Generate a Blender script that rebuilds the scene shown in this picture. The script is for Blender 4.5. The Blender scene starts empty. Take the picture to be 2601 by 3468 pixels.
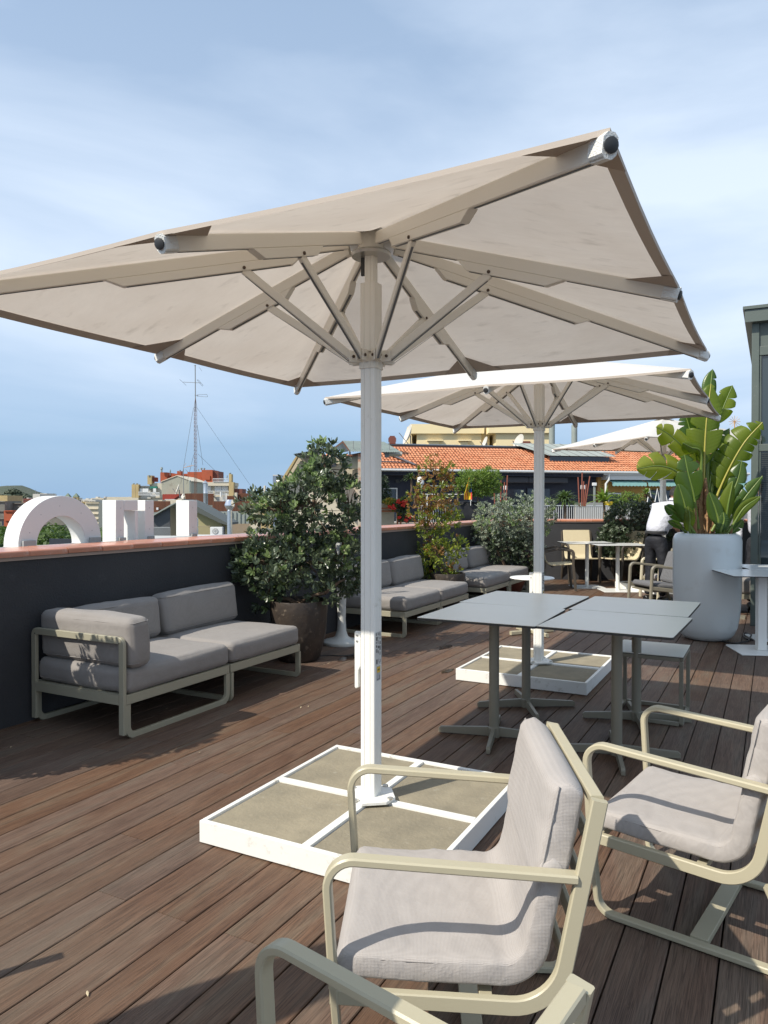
import bpy, math, random
from mathutils import Vector, Matrix, noise
random.seed(7)
# ------------------------------------------------------------------ camera
F_PX, CX, CY, EYE = 2508.0, 1300.5, 1734.0, 1.4
YAW = math.atan((2621 - 1300.5) / F_PX); PITCH = math.atan(32 / F_PX)
scene = bpy.context.scene
cam_d = bpy.data.cameras.new('camera'); cam = bpy.data.objects.new('camera', cam_d)
scene.collection.objects.link(cam); scene.camera = cam
cam_d.sensor_fit = 'VERTICAL'; cam_d.sensor_height = 36.0; cam_d.lens = 36.0 * F_PX / 3468
cam_d.clip_start = 0.05; cam_d.clip_end = 6000
cam.location = (0, 0, EYE); cam.rotation_euler = (math.pi / 2 - PITCH, 0, YAW)
# ------------------------------------------------------------------ sun + sky
SUN_AZ = math.atan2(-0.466, -0.885); SUN_EL = math.radians(44)
sun_d = bpy.data.lights.new('sun', 'SUN'); sun_d.energy = 4.9; sun_d.angle = math.radians(0.53); sun_d.color = (1.0, 0.93, 0.82)
sun = bpy.data.objects.new('sun', sun_d); scene.collection.objects.link(sun)
sdir = Vector((-0.466 * math.cos(SUN_EL), -0.885 * math.cos(SUN_EL), math.sin(SUN_EL)))
sun.rotation_euler = sdir.to_track_quat('Z', 'Y').to_euler()
world = bpy.data.worlds.new('World'); scene.world = world; world.use_nodes = True
wn = world.node_tree; wn.nodes.clear()
def wnode(t, **k):
    n = wn.nodes.new(t)
    for a, b in k.items(): setattr(n, a, b)
    return n
sky = wnode('ShaderNodeTexSky'); sky.sky_type = 'NISHITA'; sky.sun_disc = False
sky.sun_elevation = SUN_EL; sky.sun_rotation = SUN_AZ; sky.altitude = 50; sky.air_density = 1.0; sky.dust_density = 0.6; sky.ozone_density = 2.2
tc = wnode('ShaderNodeTexCoord'); mp = wnode('ShaderNodeMapping'); mp.inputs['Scale'].default_value = (1.0, 1.0, 4.2)
mp.inputs['Rotation'].default_value = (0.12, -0.05, 0.3)
nz = wnode('ShaderNodeTexNoise'); nz.inputs['Scale'].default_value = 1.25; nz.inputs['Detail'].default_value = 7; nz.inputs['Roughness'].default_value = 0.5; nz.inputs['Distortion'].default_value = 0.35
nr = wnode('ShaderNodeMapRange'); nr.inputs['From Min'].default_value = 0.38; nr.inputs['From Max'].default_value = 0.62
sx = wnode('ShaderNodeSeparateXYZ')
er = wnode('ShaderNodeValToRGB')      # cloud veil by elevation: thin near the horizon, full above
cr = er.color_ramp; cr.elements[0].position = 0.015; cr.elements[0].color = (0.22,)*3 + (1,); cr.elements[1].position = 0.20; cr.elements[1].color = (1.0,)*3 + (1,)
e = cr.elements.new(0.075); e.color = (0.30,)*3 + (1,)
e = cr.elements.new(0.12); e.color = (0.8,)*3 + (1,)
e = cr.elements.new(0.38); e.color = (0.86,)*3 + (1,)
e = cr.elements.new(0.60); e.color = (0.60,)*3 + (1,)
mul = wnode('ShaderNodeMath', operation='MULTIPLY_ADD'); mul.inputs[1].default_value = 0.60; mul.inputs[2].default_value = 0.50
mu2 = wnode('ShaderNodeMath', operation='MULTIPLY', use_clamp=True)
mix = wnode('ShaderNodeMix', data_type='RGBA')
hs = wnode('ShaderNodeHueSaturation'); hs.inputs['Saturation'].default_value = 1.0; hs.inputs['Value'].default_value = 1.0
bg = wnode('ShaderNodeBackground'); bg.inputs['Strength'].default_value = 0.15
wo = wnode('ShaderNodeOutputWorld'); L = wn.links.new
L(tc.outputs['Generated'], mp.inputs[0]); L(mp.outputs[0], nz.inputs['Vector']); L(nz.outputs['Fac'], nr.inputs['Value'])
L(tc.outputs['Generated'], sx.inputs[0]); L(sx.outputs['Z'], er.inputs[0])
L(nr.outputs[0], mul.inputs[0]); L(mul.outputs[0], mu2.inputs[0]); L(er.outputs[0], mu2.inputs[1])
hb = wnode('ShaderNodeMix', data_type='RGBA'); hf_ = wnode('ShaderNodeMapRange'); hf_.inputs['From Min'].default_value = 0.0; hf_.inputs['From Max'].default_value = 0.45; hf_.inputs['To Min'].default_value = 0.92; hf_.inputs['To Max'].default_value = 0.45
L(sx.outputs['Z'], hf_.inputs['Value']); L(hf_.outputs[0], hb.inputs['Factor']); hb.inputs['B'].default_value = (1.25, 2.55, 4.3, 1)
L(sky.outputs[0], hs.inputs['Color']); L(hs.outputs[0], hb.inputs['A']); L(hb.outputs['Result'], mix.inputs['A']); mix.inputs['B'].default_value = (5.2, 6.0, 7.1, 1)
L(mu2.outputs[0], mix.inputs['Factor']); L(mix.outputs['Result'], bg.inputs[0]); L(bg.outputs[0], wo.inputs[0])
scene.view_settings.view_transform = 'Standard'; scene.view_settings.look = 'None'; scene.view_settings.exposure = 0.08
scene.view_settings.gamma = 1.0; scene.view_settings.use_curve_mapping = False
scene.render.engine = 'CYCLES'
# ------------------------------------------------------------------ pixel -> world helpers (measuring tools)
FH = Vector((-math.sin(YAW), math.cos(YAW), 0)); RT = Vector((math.cos(YAW), math.sin(YAW), 0)); UZ = Vector((0, 0, 1))
FW = FH * math.cos(PITCH) - UZ * math.sin(PITCH); UP = FH * math.sin(PITCH) + UZ * math.cos(PITCH); EYEP = Vector((0, 0, EYE))
def ray(x, y): return FW + RT * ((x - CX) / F_PX) + UP * ((CY - y) / F_PX)
def atz(x, y, z=0.0):
    d = ray(x, y); return EYEP + d * ((z - EYE) / d.z)
def atd(x, y, D): return EYEP + ray(x, y) * D
# ------------------------------------------------------------------ mesh builder
def fillet(pts, rad, n=5):
    out = []
    for i, p in enumerate(pts):
        p = Vector(p)
        r = rad[i] if isinstance(rad, (list, tuple)) else rad
        if i in (0, len(pts) - 1) or r <= 0: out.append(p); continue
        a = Vector(pts[i-1]) - p; b = Vector(pts[i+1]) - p
        la, lb = a.length, b.length; a.normalize(); b.normalize()
        ang = a.angle(b); t = min(r / math.tan(ang / 2), la * .49, lb * .49); r = t * math.tan(ang / 2)
        c = p + (a + b).normalized() * (r / math.sin(ang / 2))
        v0 = p + a * t - c; v1 = p + b * t - c
        for k in range(n + 1):
            s = k / n; th = v0.angle(v1)
            v = (v0 * math.sin((1 - s) * th) + v1 * math.sin(s * th)) / math.sin(th) if th > 1e-4 else v0
            out.append(c + v)
    return out
def rrect(w, h, c=0.003):
    w /= 2; h /= 2; c = min(c, w * .9, h * .9)
    return [(-w + c, -h), (w - c, -h), (w, -h + c), (w, h - c), (w - c, h), (-w + c, h), (-w, h - c), (-w, -h + c)]
def circ(r, n=12): return [(r * math.cos(2 * math.pi * k / n), r * math.sin(2 * math.pi * k / n)) for k in range(n)]
class MB:
    def __init__(s, M=None): s.v = []; s.f = []; s.M = M or Matrix()
    def add(s, vs, fs, M=None):
        o = len(s.v); T = s.M @ M if M is not None else s.M
        s.v += [tuple(T @ Vector(p)) for p in vs]; s.f += [tuple(o + i for i in f) for f in fs]; return s
    def box(s, x0, x1, y0, y1, z0, z1, M=None):
        return s.add([(x0, y0, z0), (x1, y0, z0), (x1, y1, z0), (x0, y1, z0), (x0, y0, z1), (x1, y0, z1), (x1, y1, z1), (x0, y1, z1)],
              [(0, 3, 2, 1), (4, 5, 6, 7), (0, 1, 5, 4), (1, 2, 6, 5), (2, 3, 7, 6), (3, 0, 4, 7)], M)
    def cb(s, c, d, rz=0, M=None):
        T = Matrix.Translation(c) @ Matrix.Rotation(rz, 4, 'Z')
        if M is not None: T = M @ T
        return s.box(-d[0]/2, d[0]/2, -d[1]/2, d[1]/2, -d[2]/2, d[2]/2, T)
    def sweep(s, path, prof, N, closed=False, caps=True, M=None, scales=None):
        N = Vector(N).normalized(); P = [Vector(p) for p in path]; n = len(P); m = len(prof); vs = []; fs = []
        for i, p in enumerate(P):
            a = P[i] - P[i-1] if (i > 0 or closed) else P[1] - P[0]
            b = P[(i+1) % n] - P[i] if (i < n - 1 or closed) else P[-1] - P[-2]
            a = a.normalized(); b = b.normalized(); t = (a + b)
            t = t.normalized() if t.length > 1e-6 else a
            q = N.cross(t).normalized(); k = 1 / max(.4, math.sqrt(max(.16, (1 + a.dot(b)) / 2)))
            sc = scales[i] if scales else 1
            for (u, w) in prof: vs.append(p + q * (u * k * sc) + N * (w * sc))
        for i in range(n if closed else n - 1):
            j = (i + 1) % n
            for k in range(m):
                l = (k + 1) % m; fs.append((i*m + k, i*m + l, j*m + l, j*m + k))
        if caps and not closed:
            fs.append(tuple(reversed(range(m)))); fs.append(tuple((n-1)*m + k for k in range(m)))
        return s.add(vs, fs, M)
    def tube(s, path, r, n=8, M=None, caps=True):
        P = [Vector(p) for p in path]; vs = []; fs = []; m = len(P); q = None
        for i, p in enumerate(P):
            t = (P[min(i+1, m-1)] - P[max(i-1, 0)]).normalized()
            if q is None:
                q = t.cross(Vector((0, 0, 1))); q = q if q.length > .1 else t.cross(Vector((1, 0, 0)))
            q = (q - t * q.dot(t)).normalized(); w = t.cross(q)
            rr = r[i] if isinstance(r, (list, tuple)) else r
            for k in range(n):
                a = 2 * math.pi * k / n; vs.append(p + q * (rr * math.cos(a)) + w * (rr * math.sin(a)))
        for i in range(m - 1):
            for k in range(n): l = (k + 1) % n; fs.append((i*n + k, i*n + l, (i+1)*n + l, (i+1)*n + k))
        if caps: fs.append(tuple(reversed(range(n)))); fs.append(tuple((m-1)*n + k for k in range(n)))
        return s.add(vs, fs, M)
    def lathe(s, prof, n=32, M=None, c=(0, 0, 0)):
        vs = []; fs = []; m = len(prof); c = Vector(c)
        for (r, z) in prof:
            for k in range(n): a = 2 * math.pi * k / n; vs.append(c + Vector((r * math.cos(a), r * math.sin(a), z)))
        for i in range(m - 1):
            for k in range(n): l = (k + 1) % n; fs.append((i*n + k, i*n + l, (i+1)*n + l, (i+1)*n + k))
        fs.append(tuple(reversed(range(n)))); fs.append(tuple((m-1)*n + k for k in range(n)))
        return s.add(vs, fs, M)
    def prism(s, poly, h0, h1, M=None):
        """poly in local xy, extruded along local z"""
        n = len(poly); vs = [(p[0], p[1], h0) for p in poly] + [(p[0], p[1], h1) for p in poly]
        fs = [tuple(reversed(range(n))), tuple(range(n, 2*n))] + [(k, (k+1) % n, n + (k+1) % n, n + k) for k in range(n)]
        return s.add(vs, fs, M)
    def beam(s, p0, p1, w, h, c=0.002):
        p0 = Vector(p0); p1 = Vector(p1); t = (p1 - p0).normalized()
        N = t.cross(UZ); N = N.normalized() if N.length > .05 else Vector((1, 0, 0))
        return s.sweep([p0, p1], rrect(h, w, c), N)
    def build(s, name, mat=None, parent=None, smooth=35, bevel=0, seg=2):
        me = bpy.data.meshes.new(name); me.from_pydata(s.v, [], s.f)
        if mat:
            me.materials.append(mat)
        if smooth:
            me.polygons.foreach_set('use_smooth', [True] * len(me.polygons)); me.update()
            me.set_sharp_from_angle(angle=math.radians(smooth))
        me.update()
        o = bpy.data.objects.new(name, me); scene.collection.objects.link(o)
        if parent: o.parent = parent
        if bevel:
            b = o.modifiers.new('bevel', 'BEVEL'); b.width = bevel; b.segments = seg; b.limit_method = 'ANGLE'; b.angle_limit = math.radians(40)
        return o
def empty(name, loc=(0, 0, 0), rz=0, sc=1):
    o = bpy.data.objects.new(name, None); scene.collection.objects.link(o); o.location = loc; o.rotation_euler = (0, 0, rz); o.scale = (sc,)*3
    o.empty_display_size = .2; return o
def tag(o, label=None, cat=None, group=None, kind=None):
    if label: o['label'] = label
    if cat: o['category'] = cat
    if group: o['group'] = group
    if kind: o['kind'] = kind
    return o
def copy_tree(o, parent=None):
    c = o.copy(); scene.collection.objects.link(c)
    if parent: c.parent = parent
    for ch in list(o.children): copy_tree(ch, c)
    return c
def relink(o, me):
    c = bpy.data.objects.new(o, me); scene.collection.objects.link(c); return c
# ------------------------------------------------------------------ materials
MATS = {}
def nodes_of(m): return m.node_tree.nodes, m.node_tree.links
def mat(name, col, rough=.5, metal=0, bump=None, var=None, spec=.5, coat=0, objvar=0, coord='Object', trans=0, grime=None):
    """bump=(scale, strength, detail); var=(scale, amount, second colour); grime=(scale, lo, hi, colour)"""
    if name in MATS: return MATS[name]
    m = bpy.data.materials.new(name); m.use_nodes = True; N, K = nodes_of(m); b = N['Principled BSDF']
    b.inputs['Roughness'].default_value = rough; b.inputs['Metallic'].default_value = metal; b.inputs['Specular IOR Level'].default_value = spec
    if coat: b.inputs['Coat Weight'].default_value = coat; b.inputs['Coat Roughness'].default_value = .1
    tcn = N.new('ShaderNodeTexCoord'); out = None
    rgb = N.new('ShaderNodeRGB'); rgb.outputs[0].default_value = tuple(col) + (1,); out = rgb.outputs[0]
    if var:
        n = N.new('ShaderNodeTexNoise'); n.inputs['Scale'].default_value = var[0]; n.inputs['Detail'].default_value = 6; n.inputs['Roughness'].default_value = .62
        K.new(tcn.outputs[coord], n.inputs['Vector'])
        r = N.new('ShaderNodeMapRange'); r.inputs['From Min'].default_value = .35; r.inputs['From Max'].default_value = .68; r.inputs['To Max'].default_value = var[1]
        K.new(n.outputs['Fac'], r.inputs['Value']); x = N.new('ShaderNodeMix'); x.data_type = 'RGBA'
        K.new(r.outputs[0], x.inputs['Factor']); K.new(out, x.inputs['A']); x.inputs['B'].default_value = tuple(var[2]) + (1,); out = x.outputs['Result']
    if grime:
        n = N.new('ShaderNodeTexNoise'); n.inputs['Scale'].default_value = grime[0]; n.inputs['Detail'].default_value = 9; n.inputs['Roughness'].default_value = .7
        K.new(tcn.outputs[coord], n.inputs['Vector'])
        r = N.new('ShaderNodeMapRange'); r.inputs['From Min'].default_value = grime[1]; r.inputs['From Max'].default_value = grime[2]
        K.new(n.outputs['Fac'], r.inputs['Value']); x = N.new('ShaderNodeMix'); x.data_type = 'RGBA'
        K.new(r.outputs[0], x.inputs['Factor']); K.new(out, x.inputs['A']); x.inputs['B'].default_value = tuple(grime[3]) + (1,); out = x.outputs['Result']
    if objvar:
        oi = N.new('ShaderNodeObjectInfo'); h = N.new('ShaderNodeHueSaturation'); r = N.new('ShaderNodeMapRange')
        r.inputs['To Min'].default_value = 1 - objvar; r.inputs['To Max'].default_value = 1 + objvar
        K.new(oi.outputs['Random'], r.inputs['Value']); K.new(r.outputs[0], h.inputs['Value']); K.new(out, h.inputs['Color']); out = h.outputs[0]
    K.new(out, b.inputs['Base Color'])
    if bump:
        n = N.new('ShaderNodeTexNoise'); n.inputs['Scale'].default_value = bump[0]; n.inputs['Detail'].default_value = bump[2] if len(bump) > 2 else 4
        K.new(tcn.outputs[coord], n.inputs['Vector'])
        bp = N.new('ShaderNodeBump'); bp.inputs['Strength'].default_value = bump[1]; bp.inputs['Distance'].default_value = .01 if len(bump) < 4 else bump[3]
        K.new(n.outputs['Fac'], bp.inputs['Height']); K.new(bp.outputs[0], b.inputs['Normal'])
    MATS[name] = m; return m
def fabric_mat(name, col, col2, scale=700, bump=.35, transl=0):
    m = bpy.data.materials.new(name); m.use_nodes = True; N, K = nodes_of(m); b = N['Principled BSDF']; MATS[name] = m
    b.inputs['Roughness'].default_value = .92; b.inputs['Specular IOR Level'].default_value = .15; b.inputs['Sheen Weight'].default_value = .12
    t = N.new('ShaderNodeTexCoord'); ws = []
    for ax in ('X', 'Y', 'Z'):
        w = N.new('ShaderNodeTexWave'); w.wave_type = 'BANDS'; w.bands_direction = ax; w.inputs['Scale'].default_value = scale / 6.28; w.inputs['Distortion'].default_value = 1.2; w.inputs['Detail'].default_value = 2
        K.new(t.outputs['Object'], w.inputs['Vector']); ws.append(w.outputs['Fac'])
    a = N.new('ShaderNodeMath'); a.operation = 'ADD'; K.new(ws[0], a.inputs[0]); K.new(ws[1], a.inputs[1])
    a2 = N.new('ShaderNodeMath'); a2.operation = 'ADD'; K.new(a.outputs[0], a2.inputs[0]); K.new(ws[2], a2.inputs[1])
    r = N.new('ShaderNodeMapRange'); r.inputs['From Max'].default_value = 3; K.new(a2.outputs[0], r.inputs['Value'])
    nz2 = N.new('ShaderNodeTexNoise'); nz2.inputs['Scale'].default_value = 9; nz2.inputs['Detail'].default_value = 5; K.new(t.outputs['Object'], nz2.inputs['Vector'])
    x = N.new('ShaderNodeMix'); x.data_type = 'RGBA'; K.new(r.outputs[0], x.inputs['Factor']); x.inputs['A'].default_value = tuple(col2) + (1,); x.inputs['B'].default_value = tuple(col) + (1,)
    h = N.new('ShaderNodeHueSaturation'); rr = N.new('ShaderNodeMapRange'); rr.inputs['To Min'].default_value = .9; rr.inputs['To Max'].default_value = 1.08
    K.new(nz2.outputs['Fac'], rr.inputs['Value']); K.new(rr.outputs[0], h.inputs['Value']); K.new(x.outputs['Result'], h.inputs['Color']); K.new(h.outputs[0], b.inputs['Base Color'])
    bp = N.new('ShaderNodeBump'); bp.inputs['Strength'].default_value = bump; bp.inputs['Distance'].default_value = .0015; K.new(a2.outputs[0], bp.inputs['Height'])
    n3 = N.new('ShaderNodeTexNoise'); n3.inputs['Scale'].default_value = 14; n3.inputs['Detail'].default_value = 3; K.new(t.outputs['Object'], n3.inputs['Vector'])
    b2 = N.new('ShaderNodeBump'); b2.inputs['Strength'].default_value = .35; b2.inputs['Distance'].default_value = .012; K.new(n3.outputs['Fac'], b2.inputs['Height'])
    K.new(b2.outputs[0], bp.inputs['Normal']); K.new(bp.outputs[0], b.inputs['Normal'])
    return m
def canopy_mat():
    m = bpy.data.materials.new('canopy_cloth'); m.use_nodes = True; N, K = nodes_of(m); b = N['Principled BSDF']; o = N['Material Output']
    t = N.new('ShaderNodeTexCoord'); n = N.new('ShaderNodeTexNoise'); n.inputs['Scale'].default_value = 2.2; n.inputs['Detail'].default_value = 8; n.inputs['Roughness'].default_value = .6; K.new(t.outputs['Object'], n.inputs['Vector'])
    mpn = N.new('ShaderNodeMapping'); mpn.inputs['Scale'].default_value = (3, 6, 3); mpn.inputs['Rotation'].default_value = (0, 0, .5); K.new(t.outputs['Object'], mpn.inputs[0])
    n2 = N.new('ShaderNodeTexNoise'); n2.inputs['Scale'].default_value = 2.6; n2.inputs['Detail'].default_value = 6; K.new(mpn.outputs[0], n2.inputs['Vector'])
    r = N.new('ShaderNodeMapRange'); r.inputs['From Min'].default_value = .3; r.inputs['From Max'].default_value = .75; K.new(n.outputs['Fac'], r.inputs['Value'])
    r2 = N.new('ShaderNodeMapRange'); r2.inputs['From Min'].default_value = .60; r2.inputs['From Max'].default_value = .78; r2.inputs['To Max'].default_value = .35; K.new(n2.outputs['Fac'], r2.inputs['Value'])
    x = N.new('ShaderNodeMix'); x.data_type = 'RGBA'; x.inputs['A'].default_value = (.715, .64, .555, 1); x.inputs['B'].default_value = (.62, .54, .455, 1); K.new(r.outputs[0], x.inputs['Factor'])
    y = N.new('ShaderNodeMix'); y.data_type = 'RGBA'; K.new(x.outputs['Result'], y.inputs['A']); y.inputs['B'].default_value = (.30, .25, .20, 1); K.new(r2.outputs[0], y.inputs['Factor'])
    ge = N.new('ShaderNodeNewGeometry'); tw = N.new('ShaderNodeMix'); tw.data_type = 'RGBA'; tw.inputs['A'].default_value = (.84, .83, .79, 1); K.new(ge.outputs['Backfacing'], tw.inputs['Factor']); K.new(y.outputs['Result'], tw.inputs['B'])  # sunlit white top and warm glowing underside painted into the cloth by face side
    K.new(tw.outputs['Result'], b.inputs['Base Color']); b.inputs['Roughness'].default_value = .85; b.inputs['Specular IOR Level'].default_value = .15
    tr = N.new('ShaderNodeBsdfTranslucent'); K.new(y.outputs['Result'], tr.inputs['Color']); ms = N.new('ShaderNodeMixShader'); ms.inputs[0].default_value = .38
    wv = N.new('ShaderNodeTexNoise'); wv.inputs['Scale'].default_value = 1.6; wv.inputs['Detail'].default_value = 3; K.new(mpn.outputs[0], wv.inputs['Vector'])
    bp = N.new('ShaderNodeBump'); bp.inputs['Strength'].default_value = .25; bp.inputs['Distance'].default_value = .02; K.new(wv.outputs['Fac'], bp.inputs['Height']); K.new(bp.outputs[0], b.inputs['Normal']); K.new(bp.outputs[0], tr.inputs['Normal'])
    K.new(b.outputs[0], ms.inputs[1]); K.new(tr.outputs[0], ms.inputs[2]); K.new(ms.outputs[0], o.inputs[0]); return m
def plank_mat():
    m = bpy.data.materials.new('composite_deck'); m.use_nodes = True; N, K = nodes_of(m); b = N['Principled BSDF']
    t = N.new('ShaderNodeTexCoord'); oi = N.new('ShaderNodeObjectInfo')
    vm = N.new('ShaderNodeVectorMath'); vm.operation = 'SCALE'; vm.inputs[0].default_value = (31, 77, 13); K.new(oi.outputs['Random'], vm.inputs['Scale'])
    va = N.new('ShaderNodeVectorMath'); va.operation = 'ADD'; K.new(t.outputs['Object'], va.inputs[0]); K.new(vm.outputs[0], va.inputs[1])
    m1 = N.new('ShaderNodeMapping'); m1.inputs['Scale'].default_value = (110, 2.2, 1); K.new(va.outputs[0], m1.inputs[0])
    g = N.new('ShaderNodeTexNoise'); g.inputs['Scale'].default_value = 1.5; g.inputs['Detail'].default_value = 5; g.inputs['Distortion'].default_value = 2.4; K.new(m1.outputs[0], g.inputs['Vector'])
    m2 = N.new('ShaderNodeMapping'); m2.inputs['Scale'].default_value = (9, 1.0, 1); K.new(va.outputs[0], m2.inputs[0])
    g2 = N.new('ShaderNodeTexNoise'); g2.inputs['Scale'].default_value = 1.2; g2.inputs['Detail'].default_value = 4; g2.inputs['Distortion'].default_value = .8; K.new(m2.outputs[0], g2.inputs['Vector'])
    # colour: brown / grey streaks
    c1 = N.new('ShaderNodeValToRGB'); e = c1.color_ramp.elements; e[0].position = .30; e[0].color = (.100, .058, .038, 1); e[1].position = .72; e[1].color = (.132, .098, .070, 1)
    q = c1.color_ramp.elements.new(.5); q.color = (.128, .078, .052, 1); K.new(g2.outputs['Fac'], c1.inputs[0])
    gr = N.new('ShaderNodeMapRange'); gr.inputs['From Min'].default_value = .38; gr.inputs['From Max'].default_value = .60; gr.inputs['To Min'].default_value = .62; gr.inputs['To Max'].default_value = 1.30; K.new(g.outputs['Fac'], gr.inputs['Value'])
    h = N.new('ShaderNodeHueSaturation'); K.new(c1.outputs[0], h.inputs['Color']); K.new(gr.outputs[0], h.inputs['Value'])
    orr = N.new('ShaderNodeMapRange'); orr.inputs['To Min'].default_value = .92; orr.inputs['To Max'].default_value = 1.08; K.new(oi.outputs['Random'], orr.inputs['Value'])
    h2 = N.new('ShaderNodeHueSaturation'); K.new(h.outputs[0], h2.inputs['Color']); K.new(orr.outputs[0], h2.inputs['Value'])
    sr = N.new('ShaderNodeMath'); sr.operation = 'MULTIPLY'; sr.inputs[1].default_value = 7.31; K.new(oi.outputs['Random'], sr.inputs[0])
    fr = N.new('ShaderNodeMath'); fr.operation = 'FRACT'; K.new(sr.outputs[0], fr.inputs[0]); s2 = N.new('ShaderNodeMapRange'); s2.inputs['To Min'].default_value = .85; s2.inputs['To Max'].default_value = 1.2; K.new(fr.outputs[0], s2.inputs['Value']); K.new(s2.outputs[0], h2.inputs['Saturation'])
    # worn, dusty patches and scuffs in world space
    ge = N.new('ShaderNodeNewGeometry'); d = N.new('ShaderNodeTexNoise'); d.inputs['Scale'].default_value = 1.1; d.inputs['Detail'].default_value = 8; d.inputs['Roughness'].default_value = .65; K.new(ge.outputs['Position'], d.inputs['Vector'])
    dr = N.new('ShaderNodeMapRange'); dr.inputs['From Min'].default_value = .48; dr.inputs['From Max'].default_value = .78; dr.inputs['To Max'].default_value = .55; K.new(d.outputs['Fac'], dr.inputs['Value'])
    x = N.new('ShaderNodeMix'); x.data_type = 'RGBA'; K.new(dr.outputs[0], x.inputs['Factor']); K.new(h2.outputs[0], x.inputs['A']); x.inputs['B'].default_value = (.160, .125, .092, 1)
    sc = N.new('ShaderNodeTexNoise'); sc.inputs['Scale'].default_value = 42; sc.inputs['Detail'].default_value = 3; sc.inputs['Distortion'].default_value = 2.5; K.new(ge.outputs['Position'], sc.inputs['Vector'])
    sr2 = N.new('ShaderNodeMapRange'); sr2.inputs['From Min'].default_value = .68; sr2.inputs['From Max'].default_value = .74; sr2.inputs['To Max'].default_value = .5; K.new(sc.outputs['Fac'], sr2.inputs['Value'])
    y = N.new('ShaderNodeMix'); y.data_type = 'RGBA'; K.new(sr2.outputs[0], y.inputs['Factor']); K.new(x.outputs['Result'], y.inputs['A']); y.inputs['B'].default_value = (.20, .125, .08, 1)
    K.new(y.outputs['Result'], b.inputs['Base Color']); b.inputs['Roughness'].default_value = .62; b.inputs['Specular IOR Level'].default_value = .35
    bp = N.new('ShaderNodeBump'); bp.inputs['Strength'].default_value = .9; bp.inputs['Distance'].default_value = .0022; K.new(g.outputs['Fac'], bp.inputs['Height']); K.new(bp.outputs[0], b.inputs['Normal'])
    return m
def leaf_mat(name, c1, c2, rough=.35, transl=.25, spec=.5):
    m = bpy.data.materials.new(name); m.use_nodes = True; N, K = nodes_of(m); b = N['Principled BSDF']; o = N['Material Output']; MATS[name] = m
    g = N.new('ShaderNodeNewGeometry'); r = N.new('ShaderNodeValToRGB'); e = r.color_ramp.elements
    e[0].color = tuple(c1) + (1,); e[1].color = tuple(c2) + (1,); K.new(g.outputs['Random Per Island'], r.inputs[0])
    K.new(r.outputs[0], b.inputs['Base Color']); b.inputs['Roughness'].default_value = rough; b.inputs['Specular IOR Level'].default_value = spec
    tr = N.new('ShaderNodeBsdfTranslucent'); h = N.new('ShaderNodeHueSaturation'); h.inputs['Value'].default_value = 1.5; h.inputs['Saturation'].default_value = 1.1; K.new(r.outputs[0], h.inputs['Color']); K.new(h.outputs[0], tr.inputs['Color'])
    ms = N.new('ShaderNodeMixShader'); ms.inputs[0].default_value = transl; K.new(b.outputs[0], ms.inputs[1]); K.new(tr.outputs[0], ms.inputs[2]); K.new(ms.outputs[0], o.inputs[0]); return m
WHITE = mat('white_powder_coat', (.80, .80, .76), .35, bump=(25, .08), grime=(9, .62, .74, (.55, .53, .47)))
WHITE_SC = mat('white_scuffed_paint', (.80, .80, .76), .45, bump=(40, .1), grime=(11, .57, .70, (.50, .48, .42)))
KHAKI = mat('khaki_powder_coat', (.45, .41, .29), .38, bump=(350, .05), var=(3, .25, (.40, .37, .26)))
OLIVE = mat('olive_grey_coat', (.225, .205, .155), .4, bump=(300, .05))
DKOLIVE = mat('dark_olive_plastic', (.085, .075, .055), .45, bump=(200, .05))
ALU = mat('brushed_aluminium', (.62, .60, .55), .3, metal=.8)
RIBM = mat('rib_cream_coat', (.78, .735, .64), .35)
RUB = mat('dark_rubber', (.03, .03, .03), .5)
CONC = mat('concrete_slab', (.31, .27, .19), .9, bump=(60, .35, 6), var=(5, .75, (.185, .165, .12)), grime=(16, .6, .72, (.33, .30, .23)))
CANOPY = canopy_mat()
HEM = mat('hem_dark_cloth', (.40, .33, .27), .9)  # darker cloth for the corner patches and the furled canopy
FAB = fabric_mat('taupe_weave', (.440, .410, .386), (.365, .338, .318), 620, .30)
SOFAF = fabric_mat('grey_taupe_canvas', (.295, .275, .258), (.255, .238, .224), 1400, .12)
TABLE = mat('grey_laminate', (.80, .785, .70), .33, bump=(90, .03), var=(2.5, .4, (.73, .715, .64)), grime=(6, .62, .8, (.66, .64, .57)))
EDGE = mat('black_laminate_core', (.03, .028, .026), .5)
SOIL = mat('soil', (.05, .035, .022), 1, bump=(60, .8))
PLANK = plank_mat()
STUCCO = mat('anthracite_stucco', (.036, .037, .041), .8, bump=(70, .5, 6), var=(1.1, .8, (.053, .054, .058)), grime=(5, .60, .72, (.070, .070, .072)))
TERRA = mat('glazed_terracotta', (.50, .195, .105), .28, bump=(30, .12), var=(4, .6, (.62, .30, .21)), objvar=.13, grime=(12, .6, .75, (.66, .42, .33)))
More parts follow.
